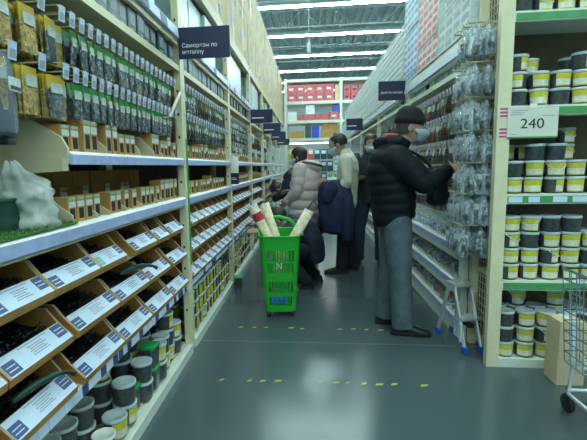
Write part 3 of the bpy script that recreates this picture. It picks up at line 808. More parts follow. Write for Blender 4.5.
# ---- flat printed boxes stacked on top of the right racks
def make_flat(pr,l,h=.075):
    t=thing('flat_carton','','carton')
    f=MB(); f.bbox(-.55,0,0,l,0,h,.003); f.build('box',['whitebox'],t)
    f=MB()
    n=4
    for k in range(n):
        a=l*(k+.10)/n; f.box(0,.0014,a,a+l/n*.80,h*.24,h*.80)
    f.build('colour_print',[pr],t)
    return t
M['printgrey']=mat('grey_green_print',(.26,.38,.40),.5); 
stk=[(3.22,.72,'printgrey','grey'),(3.97,.67,'redprint','red'),(4.67,.60,'blueprint','blue')]
for (y,l,pr,cn) in stk:
    P=Proto(make_flat(pr,l))
    for j in range(12):
        P.put((RX+.0+random.uniform(-.006,.006),y+l,2.2055+.0752*j),PI,'flat white carton with %s printed dashes, %s from the bottom of its stack'%(cn,ORD[j]),'flat cartons with %s dashes'%cn)
f=MB()
def crate(l,h):
    t=thing('lattice_crate','','crate'); f=MB()
    f.box(-.5,-.02,.01,l-.01,.01,h-.01); f.build('load',['wrap'],t)
    f=MB(); n=9; m=5
    for k in range(n+1): y=l*k/n; f.box(-.012,0,max(0,y-.011),min(l,y+.011),0,h)
    for k in range(m+1): z=h*k/m; f.box(-.014,.002,0,l,max(0,z-.011),min(h,z+.011))
    f.box(-.51,-.012,0,.012,0,h); f.box(-.51,-.012,l-.012,l,0,h)
    f.build('lattice',['whitebox'],t)
    return t
PCR=Proto(crate(.80,.345))
y=5.32
i=0
while y<13.4:
    for j in range(2): PCR.put((RX,y+.80,2.2055+.347*j),PI,'white lattice crate on the right top beam, %s from the cartons, %s tier'%(ORD[i],['lower','upper'][j]),'lattice crates above the right racks')
    y+=.83; i+=1
sign('navy section sign hanging from the right posts near the black-hatted man',.80,1.10,5.2,2.03,2.245,['Дюбель-гвозди'],.033)
sign('smaller navy section sign further along the right posts',.70,1.0,8.3,1.945,2.16,[.16],.03)
f=MB()

# ---- end rack with the yellow-labelled tubs (faces the camera)
EY=2.75
t=thing('end_rack','cream end rack with green shelf edges full of yellow-labelled tubs','shelving',(1.12,EY,0))
f=MB(); f.box(0,.075,0,.05,0,3.4); f.build('upright',['cream'],t)
f=MB(); f.box(1.25,1.325,0,.05,0,3.4); f.build('upright',['cream'],t)
f=MB(); f.box(.025,.075,.37,.42,0,3.4); f.build('upright',['cream'],t)
f=MB(); f.box(1.275,1.325,.37,.42,0,3.4); f.build('upright',['cream'],t)
f=MB(); f.box(.05,1.275,.40,.415,0,3.4); f.build('back_panel',['dkpanel'],t)
EZ=[.055,.565,1.105,1.630,2.165,2.70]
for i,z in enumerate(EZ):
    f=MB(); f.box(.075,1.25,.012,.40,z-.03,z); f.box(.075,1.25,0,.012,z-(.055 if i==0 else .035),z)
    if i: f.box(.075,1.25,.0,.012,z-.06,z-.035)
    sh=f.build('shelf',['pale'],t)
    if i:
        f=MB(); f.box(.08,1.245,-.003,-.0002,z-.055,z-.012)
        g=f.build('green_edge',['greenstrip'],sh)
        if i==2:
            f=MB()
            for a,b in ((.085,.165),(.20,.265),(.34,.42),(.45,.53)): f.box(a,b,-.005,-.003,z-.05,z-.016)
            f.build('white_ticket',['paper'],sh)
        if i==3:
            f=MB(); x=.09
            while x<.30: d=random.uniform(.008,.022); f.box(x,x+d,-.0036,-.003,z-.036,z-.026); x+=d+.006
            f.build('lettering',['letter'],sh)
f=MB()
for k in range(8): f.tube([(.063,.055+.30*k/7,.08),(.063,.055+.30*k/7,2.9)],.0028,5)
for k in range(58): f.tube([(.059,.05,.08+.05*k),(.059,.36,.08+.05*k)],.0022,5)
f.build('wire_grid',['rod'],t)
for i,(z0,z1) in enumerate(((1.44,1.51),(1.56,1.625),(1.265,1.34))[:2]):
    f=MB(); f.box(.012,.062,-.0015,-.0002,z0,z1); s_=f.build('red_sticker',['paper'],t)
    f=MB(); 
    for q in range(3): f.box(.014,.060,-.0022,-.0015,z0+.006+.021*q,z0+.018+.021*q)
    f.build('red_print',['redprint'],s_)
TU=Proto(make_bucket(.0555,.100,True,'tublid','tubgrey')); TUH=Proto(make_bucket(.0555,.100,True,'tublid','tubgrey',True)); TUN=Proto(make_bucket(.0555,.100,False,'tublid','tubgrey'))
levels=[[3,3,3,3,3,3,3,3],[4,4,4,4,3,4,4,3],[2,3,3,2,2,3,2,2],[3,2,2,3,2,3,3,2],[2,1,1,1,2,1,1,1]]
shn=['floor-level','second','third','fourth','top']
for si,z in enumerate(EZ[:5]):
    for rk,yy in ((0,EY+.075),(1,EY+.205)):
        for c in range(5):
            x=1.256+.120*c
            if rk==0 and si==0 and c==4: pass
            n=levels[si][c] if rk==0 else max(1,levels[si][c+3-1]+(1 if si in(0,2) and c%2 else 0))
            if rk==1 and si==1: n=3
            for j in range(n):
                r=random.random()
                P=TU if r<.66 else (TUH if r<.80 else TUN)
                P.put((x+random.uniform(-.0025,.0025),yy+random.uniform(-.004,.004),z+.0005+.1005*j),-PI/2+(random.uniform(-.3,.3) if r<.5 else random.uniform(-1.2,1.2)),
                      '%s, %s from the post, %s layer, %s rank, %s end shelf'%({id(TU):'yellow-labelled tub',id(TUH):'handled yellow-labelled tub',id(TUN):'plain smoky tub'}[id(P)],ORD[c],ORD[j],['front','rear'][rk],shn[si]),'tubs on the end rack')
# price card 240
t=thing('price_card','large white price card reading 240 on the end rack, under a green edge','price card',(1.318,2.7435,1.438))
f=MB(); f.bbox(-.142,.142,-.003,.003,0,.178,.001); f.build('card',['paperwarm'],t)
f=MB(); f.box(-.142,.142,-.004,-.003,0,.010); f.build('green_band',['greenstrip'],t)
m=text_mb('240',.082); m.xf(Matrix.Translation((-.072,-.0034,.058))@Matrix.Rotation(PI/2,4,'X')@Matrix.Diagonal((1.12,1,1,1))); m.build('price',['ink'],t)
f=MB()
for k,(a,b) in enumerate(((-.125,-.03),(-.125,-.05),(-.125,-.06))): f.box(a,b,-.0036,-.003,.160-.012*k,.1645-.012*k)
f.box(.05,.12,-.0036,-.003,.128,.132); f.box(-.125,-.09,-.0036,-.003,.022,.026)
f.build('small_print',['greyprint'],t)
f=MB(); f.bbox(-.02,.02,-.004,.004,.176,.20,.002); f.build('clip',['white'],t)

# ---- clear bags on hooks along the grid side of the end rack
def make_bag(seed,h=.20,w=.13):
    t=thing('clear_bag','','bag')
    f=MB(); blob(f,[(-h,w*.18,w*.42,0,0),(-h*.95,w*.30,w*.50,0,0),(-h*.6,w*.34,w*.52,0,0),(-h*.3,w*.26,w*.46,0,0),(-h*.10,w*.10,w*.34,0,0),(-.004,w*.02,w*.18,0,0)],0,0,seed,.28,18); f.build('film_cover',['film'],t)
    random.seed(seed)
    for k in range(3):
        f=MB(); y=(-.3+.3*k)*w; hh=h*random.uniform(.55,.68)
        f.tube([(random.uniform(-.008,.008),y,-h*.96),(random.uniform(-.01,.01),y+.006,-h*.7),(random.uniform(-.01,.01),y,-h*.96+hh)],[.017,.022,.010],8); f.build('fitting',['fitgrey' if k!=1 else 'steel'],t)
    f=MB(); f.box(w*.30,w*.315,-w*.2,w*.2,-h*.5,-h*.33); f.build('label',['cardlabel'],t)
    return t
BG=[Proto(make_bag(s)) for s in (31,32,33)]
def make_long_hook(l=.20):
    t=thing('display_hook','','hook')
    f=MB(); f.tube([(0,0,0),(-l,0,0),(-l-.008,0,.012)],.0042,6); f.tube([(0,.022,.0),(-l,.022,0),(-l,0.0,0)],.0042,6); f.build('rod',['rod'],t); return t
DH=Proto(make_long_hook())
rn=['top','second','third','fourth','fifth','sixth','seventh']
for i,z in enumerate((2.15,1.915,1.705,1.50,1.30,1.105,.90)):
    for j,y in enumerate((2.86,2.945,3.03,3.115)):
        DH.put((1.174,y,z),0,'wire hook holding clear bags, %s row, %s hook from the camera'%(rn[i],ORD[j]),'hooks on the end rack side')
        for q in range(2):
            if random.random()<.10: continue
            random.choice(BG).put((1.174-.075-.085*q,y+.008+random.uniform(-.008,.008),z-.004),random.uniform(-.5,.5)+(PI if random.random()<.5 else 0),'clear bag of fittings, %s row, %s hook from the camera, %s bag'%(rn[i],ORD[j],['inner','outer'][q]),'clear bags on the end rack side',(0,random.uniform(-.12,.12)))
# ---- folding step stool standing by the low shelves
t=thing('step_stool','aluminium two-step stool with blue feet standing beside the wire grid','step stool',(1.10,3.06,0),.20)
def leg(x,y0,y1,zt):
    f=MB(); f.tube([(x,y0,.03),(x,y1,zt)],[(.011,.018)]*2,8,0,(1,0,0),False); l=f.build('leg',['steel'],t)
    f=MB(); f.bbox(x-.016,x+.016,y0-.024,y0+.024,0,.045,.004); f.build('rubber_foot',['bluefoot'],l)
leg(-.065,-.10,.06,.44); leg(.052,-.10,.06,.44); leg(-.065,.27,.12,.44); leg(.052,.27,.12,.44)
for nm,y0,y1,z in (('top_step',.02,.16,.45),('lower_step',-.075,.03,.235)):
    f=MB(); f.bbox(-.075,.062,y0,y1,z-.022,z,.004)
    for a in range(4):
        for b_ in range(3): f.box(-.055+.03*a,-.046+.03*a,y0+.02+.035*b_,y0+.03+.035*b_,z-.001,z+.0015)
    f.build(nm,['steel'],t)
f=MB(); f.tube([(-.065,-.02,.20),(.052,-.02,.20)],.007,6); f.tube([(-.06,.20,.25),(.048,.20,.25)],.007,6); f.build('crossbar',['steel'],t)
f=MB(); f.bbox(-.088,-.076,-.085,-.06,.07,.20,.002); f.build('hang_tag',['paper'],t)
f=MB(); f.box(-.015,.02,-.06,.02,.16,.19); f.build('hinge',['black'],t)
# ---- cardboard boxes and wire cart at the right edge
for (z,h,w_,lab) in ((0,.20,.15,'lower small cardboard box beside the wire cart'),(.2005,.185,.145,'upper small cardboard box beside the wire cart, on another box')):
    t=thing('cardboard_box',lab,'box',(1.50,2.60,z))
    f=MB(); f.bbox(-w_/2,w_/2,-.07,.07,0,h,.003); f.build('carton',['cardboard'],t)
    f=MB(); f.box(-.012,.012,-.0715,-.07,0,h); f.box(-.012,.012,-.0715,.0715,h,h+.001); f.build('packing_tape',['paper'],t)
t=thing('wire_cart','chrome wire shopping cart cut by the right edge of the photo','cart',(1.50,1.95,0))
f=MB()
def bask(z): q=(z-.28)/.48; return (-.20-.02*q,.24+.02*q,-.30-.05*q,.30+.03*q)
for k in range(10):
    z=.28+.48*k/9; a,b_,c_,d_=bask(z); f.tube([(a,c_,z),(b_,c_,z),(b_,d_,z),(a,d_,z),(a,c_,z)],.003 if k<9 else .006,6)
for k in range(13):
    q=k/12
    for s in (0,1):
        A=bask(.28); B=bask(.76); f.tube([(A[s],A[2]+(A[3]-A[2])*q,.28),(B[s],B[2]+(B[3]-B[2])*q,.76)],.0026,5)
        A=bask(.28); f.tube([(A[0]+(A[1]-A[0])*q,A[2+s],.28),(B[0]+(B[1]-B[0])*q,B[2+s],.76)],.0026,5)
    A=bask(.28); f.tube([(A[0],A[2]+(A[3]-A[2])*q,.28),(A[1],A[2]+(A[3]-A[2])*q,.28)],.0026,5)
f.build('basket',['wire'],t)
f=MB()
for x in (-.17,.21): f.tube([(x,-.33,.78),(x,-.38,.95)],.010,8); f.tube([(x,-.30,.30),(x,-.30,.10),(x,.30,.10),(x,.28,.30)],.011,8)
f.tube([(-.17,-.30,.12),(.21,-.30,.12)],.010,8); f.tube([(-.17,.30,.12),(.21,.30,.12)],.010,8); f.build('frame',['steel'],t)
f=MB(); f.tube([(-.19,-.38,.95),(.23,-.38,.95)],.014,10); f.build('handle',['greenlid'],t)
for x in (-.17,.21):
    for y in (-.30,.30):
        f=MB(); f.lathe([(.02,-.012),(.045,-.012),(.05,-.006),(.05,.006),(.045,.012),(.02,.012)],16); f.xf(Matrix.Translation((x,y,.05))@Matrix.Rotation(PI/2,4,'Y')); f.build('wheel',['black'],t)
# ---- end wall of the aisle: storage rack, red cartons, lit display below
BY=14.6
t=thing('storage_rack','pale storage rack across the far end of the aisle','shelving',(0,BY,0))
for x in (-.80,1.02,2.84):
    f=MB(); f.box(x,x+.08,0,.08,0,4.15); f.build('upright',['pale'],t)
    f=MB(); f.box(x,x+.08,.92,1.0,0,4.15); f.build('upright',['pale'],t)
for z in (2.22,2.80,3.42,4.13):
    f=MB(); f.box(-.72,1.02,0,1.0,z-.10,z); f.box(1.10,2.84,0,1.0,z-.10,z); f.box(-.72,1.02,-.01,0,z-.085,z-.02); f.box(1.10,2.84,-.01,0,z-.085,z-.02); f.build('shelf',['pale'],t)
f=MB(); f.box(-.72,2.84,.98,1.0,0,2.1); f.build('back_panel',['whitebox'],t)
def bcarton(w_,h,body,pr=None):
    t=thing('stored_carton','','carton'); f=MB(); f.bbox(0,w_,0,.5,0,h,.004); f.build('box',[body],t)
    if pr: f=MB(); f.box(w_*.25,w_*.7,-.002,0,h*.35,h*.60); f.build('print',[pr],t)
    return t
PRD=Proto(bcarton(.302,.27,'red','paper')); PRS=Proto(bcarton(.20,.20,'red')); PWH=Proto(bcarton(.30,.30,'whitebox')); PKD=Proto(bcarton(.50,.24,'kraft')); PBL=Proto(bcarton(.24,.20,'bluebox')); PGR=Proto(bcarton(.20,.42,'dkbox')); PTB=Proto(bcarton(.22,.23,'red','navy')); PKL=Proto(bcarton(.15,.50,'cardboard'))
i=0
for j in range(2):
    for c in range(5):
        PRD.put((-.70+.309*c-(.01 if j else 0),BY+.05,3.42+.271*j),0,'red carton on the third far shelf, %s from the left, %s tier'%(ORD[c],['lower','upper'][j]),'red cartons on the far rack')
PKL.put((.865,BY+.05,3.42),0,'brown carton at the right end of the third far shelf')
for j in range(2):
    for c in range(6): PTB.put((1.14+.24*c,BY+.05,3.42+.231*j),0,'dark-panelled red carton on the right far shelf, %s from the post, %s tier'%(ORD[c],['lower','upper'][j]),'dark-panelled red cartons')
PWH.put((-.70,BY+.05,2.80),0,'white carton at the left end of the second far shelf')
for c in range(5): PRS.put((-.37+.205*c,BY+.05,2.80),0,'small red carton on the second far shelf, %s from the white carton'%ORD[c],'small red cartons on the far rack')
PWH.put((-.10,BY+.05,3.001),0,'white carton lying on top of the small red cartons')
for j in range(2):
    PRD.put((.68,BY+.04,2.80) if j==0 else (.68,BY+.56,2.80),0,['large red carton at the right of the second far shelf','large red carton behind another at the right of the second far shelf'][j])
for c in range(2): PBL.put((.55+.25*c,BY+.06,3.072),0,'blue plastic pack on top of the red cartons, %s from the left'%ORD[c],'blue packs on the far rack') if c else None
PKD.put((-.66,BY+.05,2.22),0,'brown carton at the left of the lowest far shelf')
PGR.put((-.12,BY+.05,2.22),0,'dark narrow carton between the brown and blue ones on the lowest far shelf')
for c in range(2): PBL.put((.10,BY+.05,2.22+.2005*c),0,['lower','upper'][c]+' blue plastic pack on the lowest far shelf','blue packs on the far rack')
PKD.put((.42,BY+.05,2.22),0,'brown carton at the right of the lowest far shelf')
PKD.put((.45,BY+.08,2.461),0,'brown carton stacked on the right brown carton of the lowest far shelf')
# lit display below
t=thing('display_light','slim strip light under the far rack above the hanging packs','lamp',(.15,BY+.12,2.045))
f=MB(); f.box(-.85,.85,-.04,.04,.03,.075); f.build('housing',['pale'],t)
f=MB(); f.box(-.83,.83,-.03,.03,0,.03); f.build('tube',[emit('display_tube',(.75,1,.97),14)],t)
def hpack(body,w_,h,d=.10):
    t=thing('hanging_case','','case'); f=MB(); f.bbox(-w_/2,w_/2,-d,0,-h,0,.012); f.build('case',[body],t)
    f=MB(); f.box(-w_*.35,w_*.35,-d-.002,-d,-h*.45,-h*.12); f.build('label',['paper' if body!='whitebox' else 'taggreen'],t)
    f=MB(); f.tube([(0,-d*.5,-.01),(0,-d*.5,.03),(0,.62,.03)],.006,5); f.build('hook',['rod'],t); return t
cols=['yellow','yellow','red','red','dkbox','dkbox','dkbox','whitebox']
HP={c:Proto(hpack(c,.20,.34)) for c in set(cols)}
for r_,z in enumerate((1.86,1.46,1.06,.66)):
    for c in range(8):
        kd=cols[c] if r_<2 else random.choice(['dkbox','whitebox','dkbox','red','bluebox'])
        if kd not in HP: HP[kd]=Proto(hpack(kd,.20,.34))
        HP[kd].put((-.58+.215*c,BY+.33,z),0,'%s case hanging in the lit far display, %s row, %s from the left'%({'dkbox':'dark','whitebox':'white','bluebox':'blue'}.get(kd,kd),ORD[r_],ORD[c]),'cases in the far display')
# ------------------------------------------------------------------ people (local frame: +y forward, +x the person's right, z up)
random.seed(5)
V=Vector
HEADR=[(-.015,-.012,.052,.058),(.0,.022,.048,.062),(.012,.034,.052,.072),(.035,.026,.063,.086),(.07,.016,.070,.094),(.105,.008,.074,.098),(.14,.002,.076,.099),(.175,-.004,.072,.094),(.20,-.008,.062,.081),(.22,-.010,.044,.056),(.231,-.012,.018,.022)]
def head_m(pos,pitch,yaw): return Matrix.Translation(pos)@Matrix.Rotation(yaw,4,'Z')@Matrix.Rotation(-pitch,4,'X')
def ell(z,cy,rx,ry,n=24): return [(rx*math.cos(2*PI*k/n),cy+ry*math.sin(2*PI*k/n),z) for k in range(n)]
def add_head(mb,m):
    h=MB(); h.loft([ell(*r) for r in HEADR])
    h.loft([[(sx*.011,.098,.125),(-sx*.011,.098,.125),(-sx*.011,.08,.125),(sx*.011,.08,.125)] for sx in (1,)]+[[(.016,.126,.080),(-.016,.126,.080),(-.018,.09,.078),(.018,.09,.078)],[(.012,.118,.070),(-.012,.118,.070),(-.014,.09,.066),(.014,.09,.066)]])
    h.tube([(-.025,.100,.036),(0,.106,.036),(.025,.100,.036)],[.006,.009,.006],8); h.tube([(-.022,.098,.026),(0,.105,.025),(.022,.098,.026)],[.006,.009,.006],8)
    for s in (-1,1):
        h.ball((s*.078,-.004,.088),.010,.020,.032,8); h.ball((s*.030,.088,.128),.026,.012,.010,8)
    h.xf(m); mb.add(h.v,h.f,0,True)
def add_hand(mb,w,d,nrm,ts,curl=.5,sc=1.0,point=False):
    d=V(d).normalized(); nrm=V(nrm); nrm=(nrm-d*nrm.dot(d)).normalized(); s=V(ts); s=(s-d*s.dot(d)-nrm*s.dot(nrm)).normalized(); w=V(w)
    mb.tube([w-d*.02*sc,w+d*.01*sc,w+d*.05*sc,w+d*.09*sc,w+d*.10*sc],[(.026*sc,.020*sc),(.030*sc,.019*sc),(.040*sc,.017*sc),(.041*sc,.014*sc),(.034*sc,.010*sc)],12,0,s)
    for i,(o,l) in enumerate(((.031,.068),(.0105,.078),(-.0105,.072),(-.031,.056))):
        p=w+d*.088*sc+s*o*sc; pts=[p-d*.03*sc,p]; a=curl*.35
        if point and i==0: a=.05
        for seg in (.45,.32,.23):
            dd=d*math.cos(a)+nrm*math.sin(a); p=p+dd*l*seg*sc; pts.append(p); a+=curl*.8 if not(point and i==0) else .08
        mb.tube(pts,[.0095*sc,.010*sc,.0092*sc,.0085*sc,.0065*sc],8)
    p=w+d*.022*sc+s*.022*sc; t=(d*.62+s*.72+nrm*.28).normalized(); t2=(d*.85+s*.25+nrm*.45).normalized()
    mb.tube([p-t*.015*sc,p+t*.030*sc,p+t*.030*sc+t2*.030*sc,p+t*.030*sc+t2*.052*sc],[.014*sc,.0125*sc,.0105*sc,.007*sc],8)
def ringpath(pts,puff=0,wl=.075,n=28,step=.012):
    """resample (center, rx, ry) rings densely; puff>0 adds quilted ridges"""
    out=[]; s=0
    for i in range(len(pts)-1):
        a,b=pts[i],pts[i+1]; A,B=V(a[0]),V(b[0]); l=(B-A).length; m=max(2,int(l/step))
        for k in range(m if i<len(pts)-2 else m+1):
            t=k/m; q=t*t*(3-2*t) if False else t; rx=a[1]+(b[1]-a[1])*q; ry=a[2]+(b[2]-a[2])*q
            g=1+puff*(abs(math.sin(PI*(s+l*t)/wl))**.7-.6)
            out.append((A.lerp(B,t),rx*g,ry*g))
        s+=l
    return out
def garment(mb,pts,side=(1,0,0),puff=0,wl=.075,n=28):
    r=ringpath(pts,puff,wl); mb.tube([p[0] for p in r],[(p[1],p[2]) for p in r],n,0,side)
def sleeve(mb,s,e,w,r0,r1,r2,puff=0,wl=.07):
    s,e,w=V(s),V(e),V(w)
    pts=[(s,r0,r0),(s.lerp(e,.5),(r0+r1)/2*1.03,(r0+r1)/2*1.03),(s.lerp(e,.9),r1*1.02,r1*1.02),(e*.86+s*.06+w*.08,r1*1.02,r1*1.02),(e.lerp(w,.12),r1,r1),(e.lerp(w,.55),(r1+r2)/2,(r1+r2)/2),(w,r2,r2)]
    r=ringpath(pts,puff,wl); mb.tube([p[0] for p in r],[(p[1],p[2]) for p in r],18); mb.ball(s,r0*1.02,None,None,12)
def person(label,loc,rotz,P,scale=1.0):
    t=thing('person',label,'person',loc,rotz); t.scale=(scale,)*3
    hm=head_m(P['head'],P.get('pitch',0),P.get('yaw',0))
    b=MB(); add_head(b,hm)
    hb=hm@V((0,-.012,.03)); nb=V(P['neck'])
    b.tube([nb-V((0,.0,.04)),nb,nb.lerp(hb,.6),hb],[.062,.058,.054,.056],14)
    tr=P['torso']; b.tube([V(q[0]) for q in tr]+[nb],[(q[1]*.72,q[2]*.70) for q in tr]+[(.06,.06)],20,0,(1,0,0))
    for a in P['arms']:
        s,e,w=V(a['s']),V(a['e']),V(a['w']); b.tube([s,s.lerp(e,.5),e,e.lerp(w,.4),w],[.050,.046,.040,.036,.027],12)
        b.tube([s*.6+nb*.4,s],[.06,.052],10)
        add_hand(b,w,a['d'],a['n'],a['t'],a.get('curl',.6),1.0,a.get('point',False))
    for l in P['legs']:
        h,k,an=V(l['h']),V(l['k']),V(l['a']); b.tube([h,h.lerp(k,.5),k,k.lerp(an,.35),an,an-V((0,0,.03))],[.082,.072,.052,.052,.036,.036],12)
        f_=V(l['f']).normalized(); b.tube([an-V((0,0,.035))-f_*.04,an-V((0,0,.045))+f_*.06,an-V((0,0,.058))+f_*.125],[(.030,.026),(.030,.022),(.024,.012)],10,0,f_.cross(V((0,0,1))))
    remeshed(b,'body','skin',t,.0075,3)
    for s in (-1,1):
        f=MB(); f.ball(hm@V((s*.031,.091,.115)),.0115,None,None,8); f.build('eye',['eye'],t)
        f=MB(); f.ball(hm@V((s*.031,.1005,.115)),.0045,.004,.0045,6); f.build('pupil',['ink'],t)
        f=MB(); f.tube([hm@V((s*.014,.098,.136)),hm@V((s*.032,.096,.141)),hm@V((s*.050,.082,.135))],[.003,.004,.002],6); f.build('eyebrow',['hairdark'],t)
    if P.get('mask',True):
        f=MB(); n=16; rows=[]
        for zz,ex in ((-.012,.004),(.012,.010),(.035,.022),(.058,.034),(.078,.030),(.092,.012)):
            r=[]
            for k in range(n+1):
                a=math.radians(-82+164*k/n); 
                z_=zz; 
                i=max(j for j in range(len(HEADR)-1) if HEADR[j][0]<=max(zz,0)); q=(max(zz,0)-HEADR[i][0])/(HEADR[i+1][0]-HEADR[i][0]); hr=[HEADR[i][c]+(HEADR[i+1][c]-HEADR[i][c])*q for c in range(4)]
                c_=math.cos(a); r.append(hm@V(((hr[2]+.005)*math.sin(a),hr[1]+(hr[3]+.004+ex*max(0,c_)**2.5)*c_,zz+.022*(1-c_)*(1 if zz<.05 else -.4))))
            rows.append(r)
        vs=[p for r in rows for p in r]; f.add(vs,[(i*(n+1)+k,i*(n+1)+k+1,(i+1)*(n+1)+k+1,(i+1)*(n+1)+k) for i in range(len(rows)-1) for k in range(n)],0,True)
        o=f.build('face_mask',['mask'],t); so=o.modifiers.new('s','SOLIDIFY'); so.thickness=.003; so.offset=1
        for s in (-1,1):
            f=MB(); f.tube([hm@V((s*.066,.03,.075)),hm@V((s*.080,.005,.105)),hm@V((s*.084,-.02,.085)),hm@V((s*.070,.02,.020))],.0018,5); f.build('mask_loop',['mask'],o)
    hk=P['hair']
    if hk['kind']=='beanie':
        f=MB(); c=[(.118,-.006,.083,.106),(.120,-.006,.090,.113),(.150,-.008,.092,.114),(.165,-.008,.090,.112),(.168,-.008,.086,.107),(.195,-.012,.080,.100),(.225,-.014,.066,.082),(.248,-.016,.042,.052),(.258,-.016,.012,.014)]
        f.loft([ell(z+(.012 if False else 0),cy,rx,ry) for z,cy,rx,ry in c]); f.xf(hm); f.build('beanie',['knit'],t)
        f=MB(); f.loft([ell(z,cy,rx,ry) for z,cy,rx,ry in ((.05,-.035,.068,.068),(.09,-.028,.077,.078),(.125,-.018,.080,.088),(.14,-.012,.079,.094))]); f.xf(hm); f.build('hair',['hairgrey'],t)
    else:
        f=MB(); b0=hk.get('low',.06); back=hk.get('back',.022); g=hk.get('grow',1.06); n=28; rows=[]
        zs=[b0+(.247-b0)*i/9 for i in range(10)]
        for z in zs:
            zz=min(z,.229); i=max(j for j in range(len(HEADR)-1) if HEADR[j][0]<=max(zz,0)); q=(max(zz,0)-HEADR[i][0])/(HEADR[i+1][0]-HEADR[i][0]); hr=[HEADR[i][c]+(HEADR[i+1][c]-HEADR[i][c])*q for c in range(4)]
            t_=max(0,(z-.229)/.018); bk=back*(1-.75*max(0,min(1,(z-.14)/.06)))
            if z<0: hr=[0,-.02,.062,.070]
            rows.append([V((x,y,z+.004*noise.noise(V((x*60,y*60,z*60))))) for x,y,_ in ell(z,hr[1]-bk,(hr[2]*g+.004)*(1-.75*t_),(hr[3]*g+.003)*(1-.75*t_),n)])
        f.loft(rows); f.xf(hm)
        remeshed(f,'hair',hk['mat'],t,.006,3)
    for nm,mt,fn,vx in P['clothes']:
        f=MB(); fn(f); remeshed(f,nm,mt,t,vx,4)
    for l in P['legs']:
        f=MB(); an=V(l['a']); d=V(l['f']); d.z=0; d.normalize(); sd=d.cross(V((0,0,1))); g=an.z-.085
        f.tube([an-d*.075+V((0,0,-.05-.0)),an-d*.06+V((0,0,-.045)),an+V((0,0,-.03)),an+d*.06+V((0,0,-.042)),an+d*.13+V((0,0,-.055)),an+d*.185+V((0,0,-.062)),an+d*.205+V((0,0,-.065))],
               [(.020,.020),(.036,.038),(.042,.052),(.046,.042),(.048,.029),(.036,.020),(.012,.012)],14,0,sd)
        f.tube([an+V((0,0,-.04)),an+V((0,0,.05))],[.048,.050],14)
        # flat sole
        o=[]
        for u_,w_ in ((-.085,.020),(-.07,.036),(0,.040),(.08,.046),(.15,.046),(.195,.032),(.213,.012)): o.append((u_,w_))
        poly=[an+d*u_+sd*w_ for u_,w_ in o]+[an+d*u_-sd*w_ for u_,w_ in reversed(o)]
        vs=[(p.x,p.y,an.z-.085) for p in poly]+[(p.x,p.y,an.z-.062) for p in poly]; n=len(poly)
        f.add(vs,[tuple(range(n)),tuple(range(n,2*n))[::-1]]+[(i,n+i,n+(i+1)%n,(i+1)%n) for i in range(n)])
        remeshed(f,'shoe','shoe',t,.007,2)
    return t
def legs_std(y=0,dx=.10,sp=.0,l=(0,0),r=(0,0)):
    return [dict(h=(-.09,y,.90),k=(-dx+l[0]*.5,y+l[1]*.5+.02,.49),a=(-dx+l[0],y+l[1],.085),f=(-.12,1,0)),dict(h=(.09,y,.90),k=(dx+r[0]*.5,y+r[1]*.5+.02,.49),a=(dx+r[0],y+r[1],.085),f=(.12,1,0))]
def trousers(legs,y,z,rw=.165,rd=.125,th=.098,kn=.076,an=.066,z1=.05):
    def fn(f):
        hc=V((0,y,z)); f.tube([hc+V((0,0,.10)),hc+V((0,0,.04)),hc,hc-V((0,0,.06))],[(rw*.94,rd*.95),(rw,rd),(rw*1.02,rd*1.03),(rw*.85,rd*.9)],24,0,(1,0,0))
        for l in legs:
            h,k,a=V(l['h']),V(l['k']),V(l['a']); e=a+V((0,0,-.02))
            pts=[h+V((0,0,.02)),h.lerp(k,.3),h.lerp(k,.7),k,k.lerp(e,.3),k.lerp(e,.6),k.lerp(e,.85),e+(e-k).normalized()*.01]
            rr=[th,th*1.0,(th+kn)/2,kn,kn*.97,(kn+an)/2*.98,an*1.04,an*1.08]; d=ringpath([(p,q,q) for p,q in zip(pts,rr)],.035,.11)
            f.tube([q[0] for q in d],[(q[1],q[2]) for q in d],18)
    return fn

# --- man in black puffer reaching for the bags
LG=[dict(h=(-.09,-.045,.90),k=(-.11,-.055,.49),a=(-.13,-.085,.085),f=(-.05,1,0)),dict(h=(.09,-.045,.90),k=(.10,-.015,.49),a=(.11,.005,.085),f=(.15,1,0))]
AR=[dict(s=(.175,-.07,1.335),e=(.225,.13,1.15),w=(.12,.315,1.255),d=(-.15,.95,.18),n=(-.6,.1,-.7),t=(0,.1,1),curl=.55),dict(s=(-.175,-.06,1.335),e=(-.20,.15,1.17),w=(-.06,.31,1.235),d=(.1,.95,.2),n=(.7,.1,-.6),t=(0,.1,1),curl=.7)]
TO=[((0,-.05,.88),.185,.150),((0,-.055,.95),.190,.162),((0,-.065,1.05),.195,.168),((0,-.08,1.15),.205,.172),((0,-.095,1.25),.215,.168),((0,-.095,1.33),.205,.150),((0,-.075,1.39),.165,.120),((0,-.045,1.44),.115,.098)]
def jk(f):
    garment(f,[((0,-.045,.865),.176,.140)]+TO+[((0,-.02,1.475),.088,.086),((0,-.005,1.50),.083,.082)],(1,0,0),.055,.075)
    for a in AR: sleeve(f,a['s'],a['e'],V(a['w'])-V(a['d']).normalized()*.01,.102,.082,.054,.055,.075)
    f.tube([(-.10,-.02,1.47),(-.09,-.11,1.47),(0,-.165,1.455),(.09,-.11,1.47),(.10,-.02,1.47)],[.030,.045,.055,.045,.030],14)
m1=person('person in black puffer jacket, black beanie and grey-blue jeans reaching for the hanging bags',(.70,3.38,0),-PI/2,dict(head=(0,.045,1.475),pitch=.12,yaw=-.10,neck=(0,-.02,1.44),torso=TO,arms=AR,legs=LG,hair=dict(kind='beanie'),
  clothes=[('jeans','jeans',trousers(LG,-.05,.90,.162,.132,.104,.082,.075),.008),('puffer_jacket','puffblack',jk,.007)]))
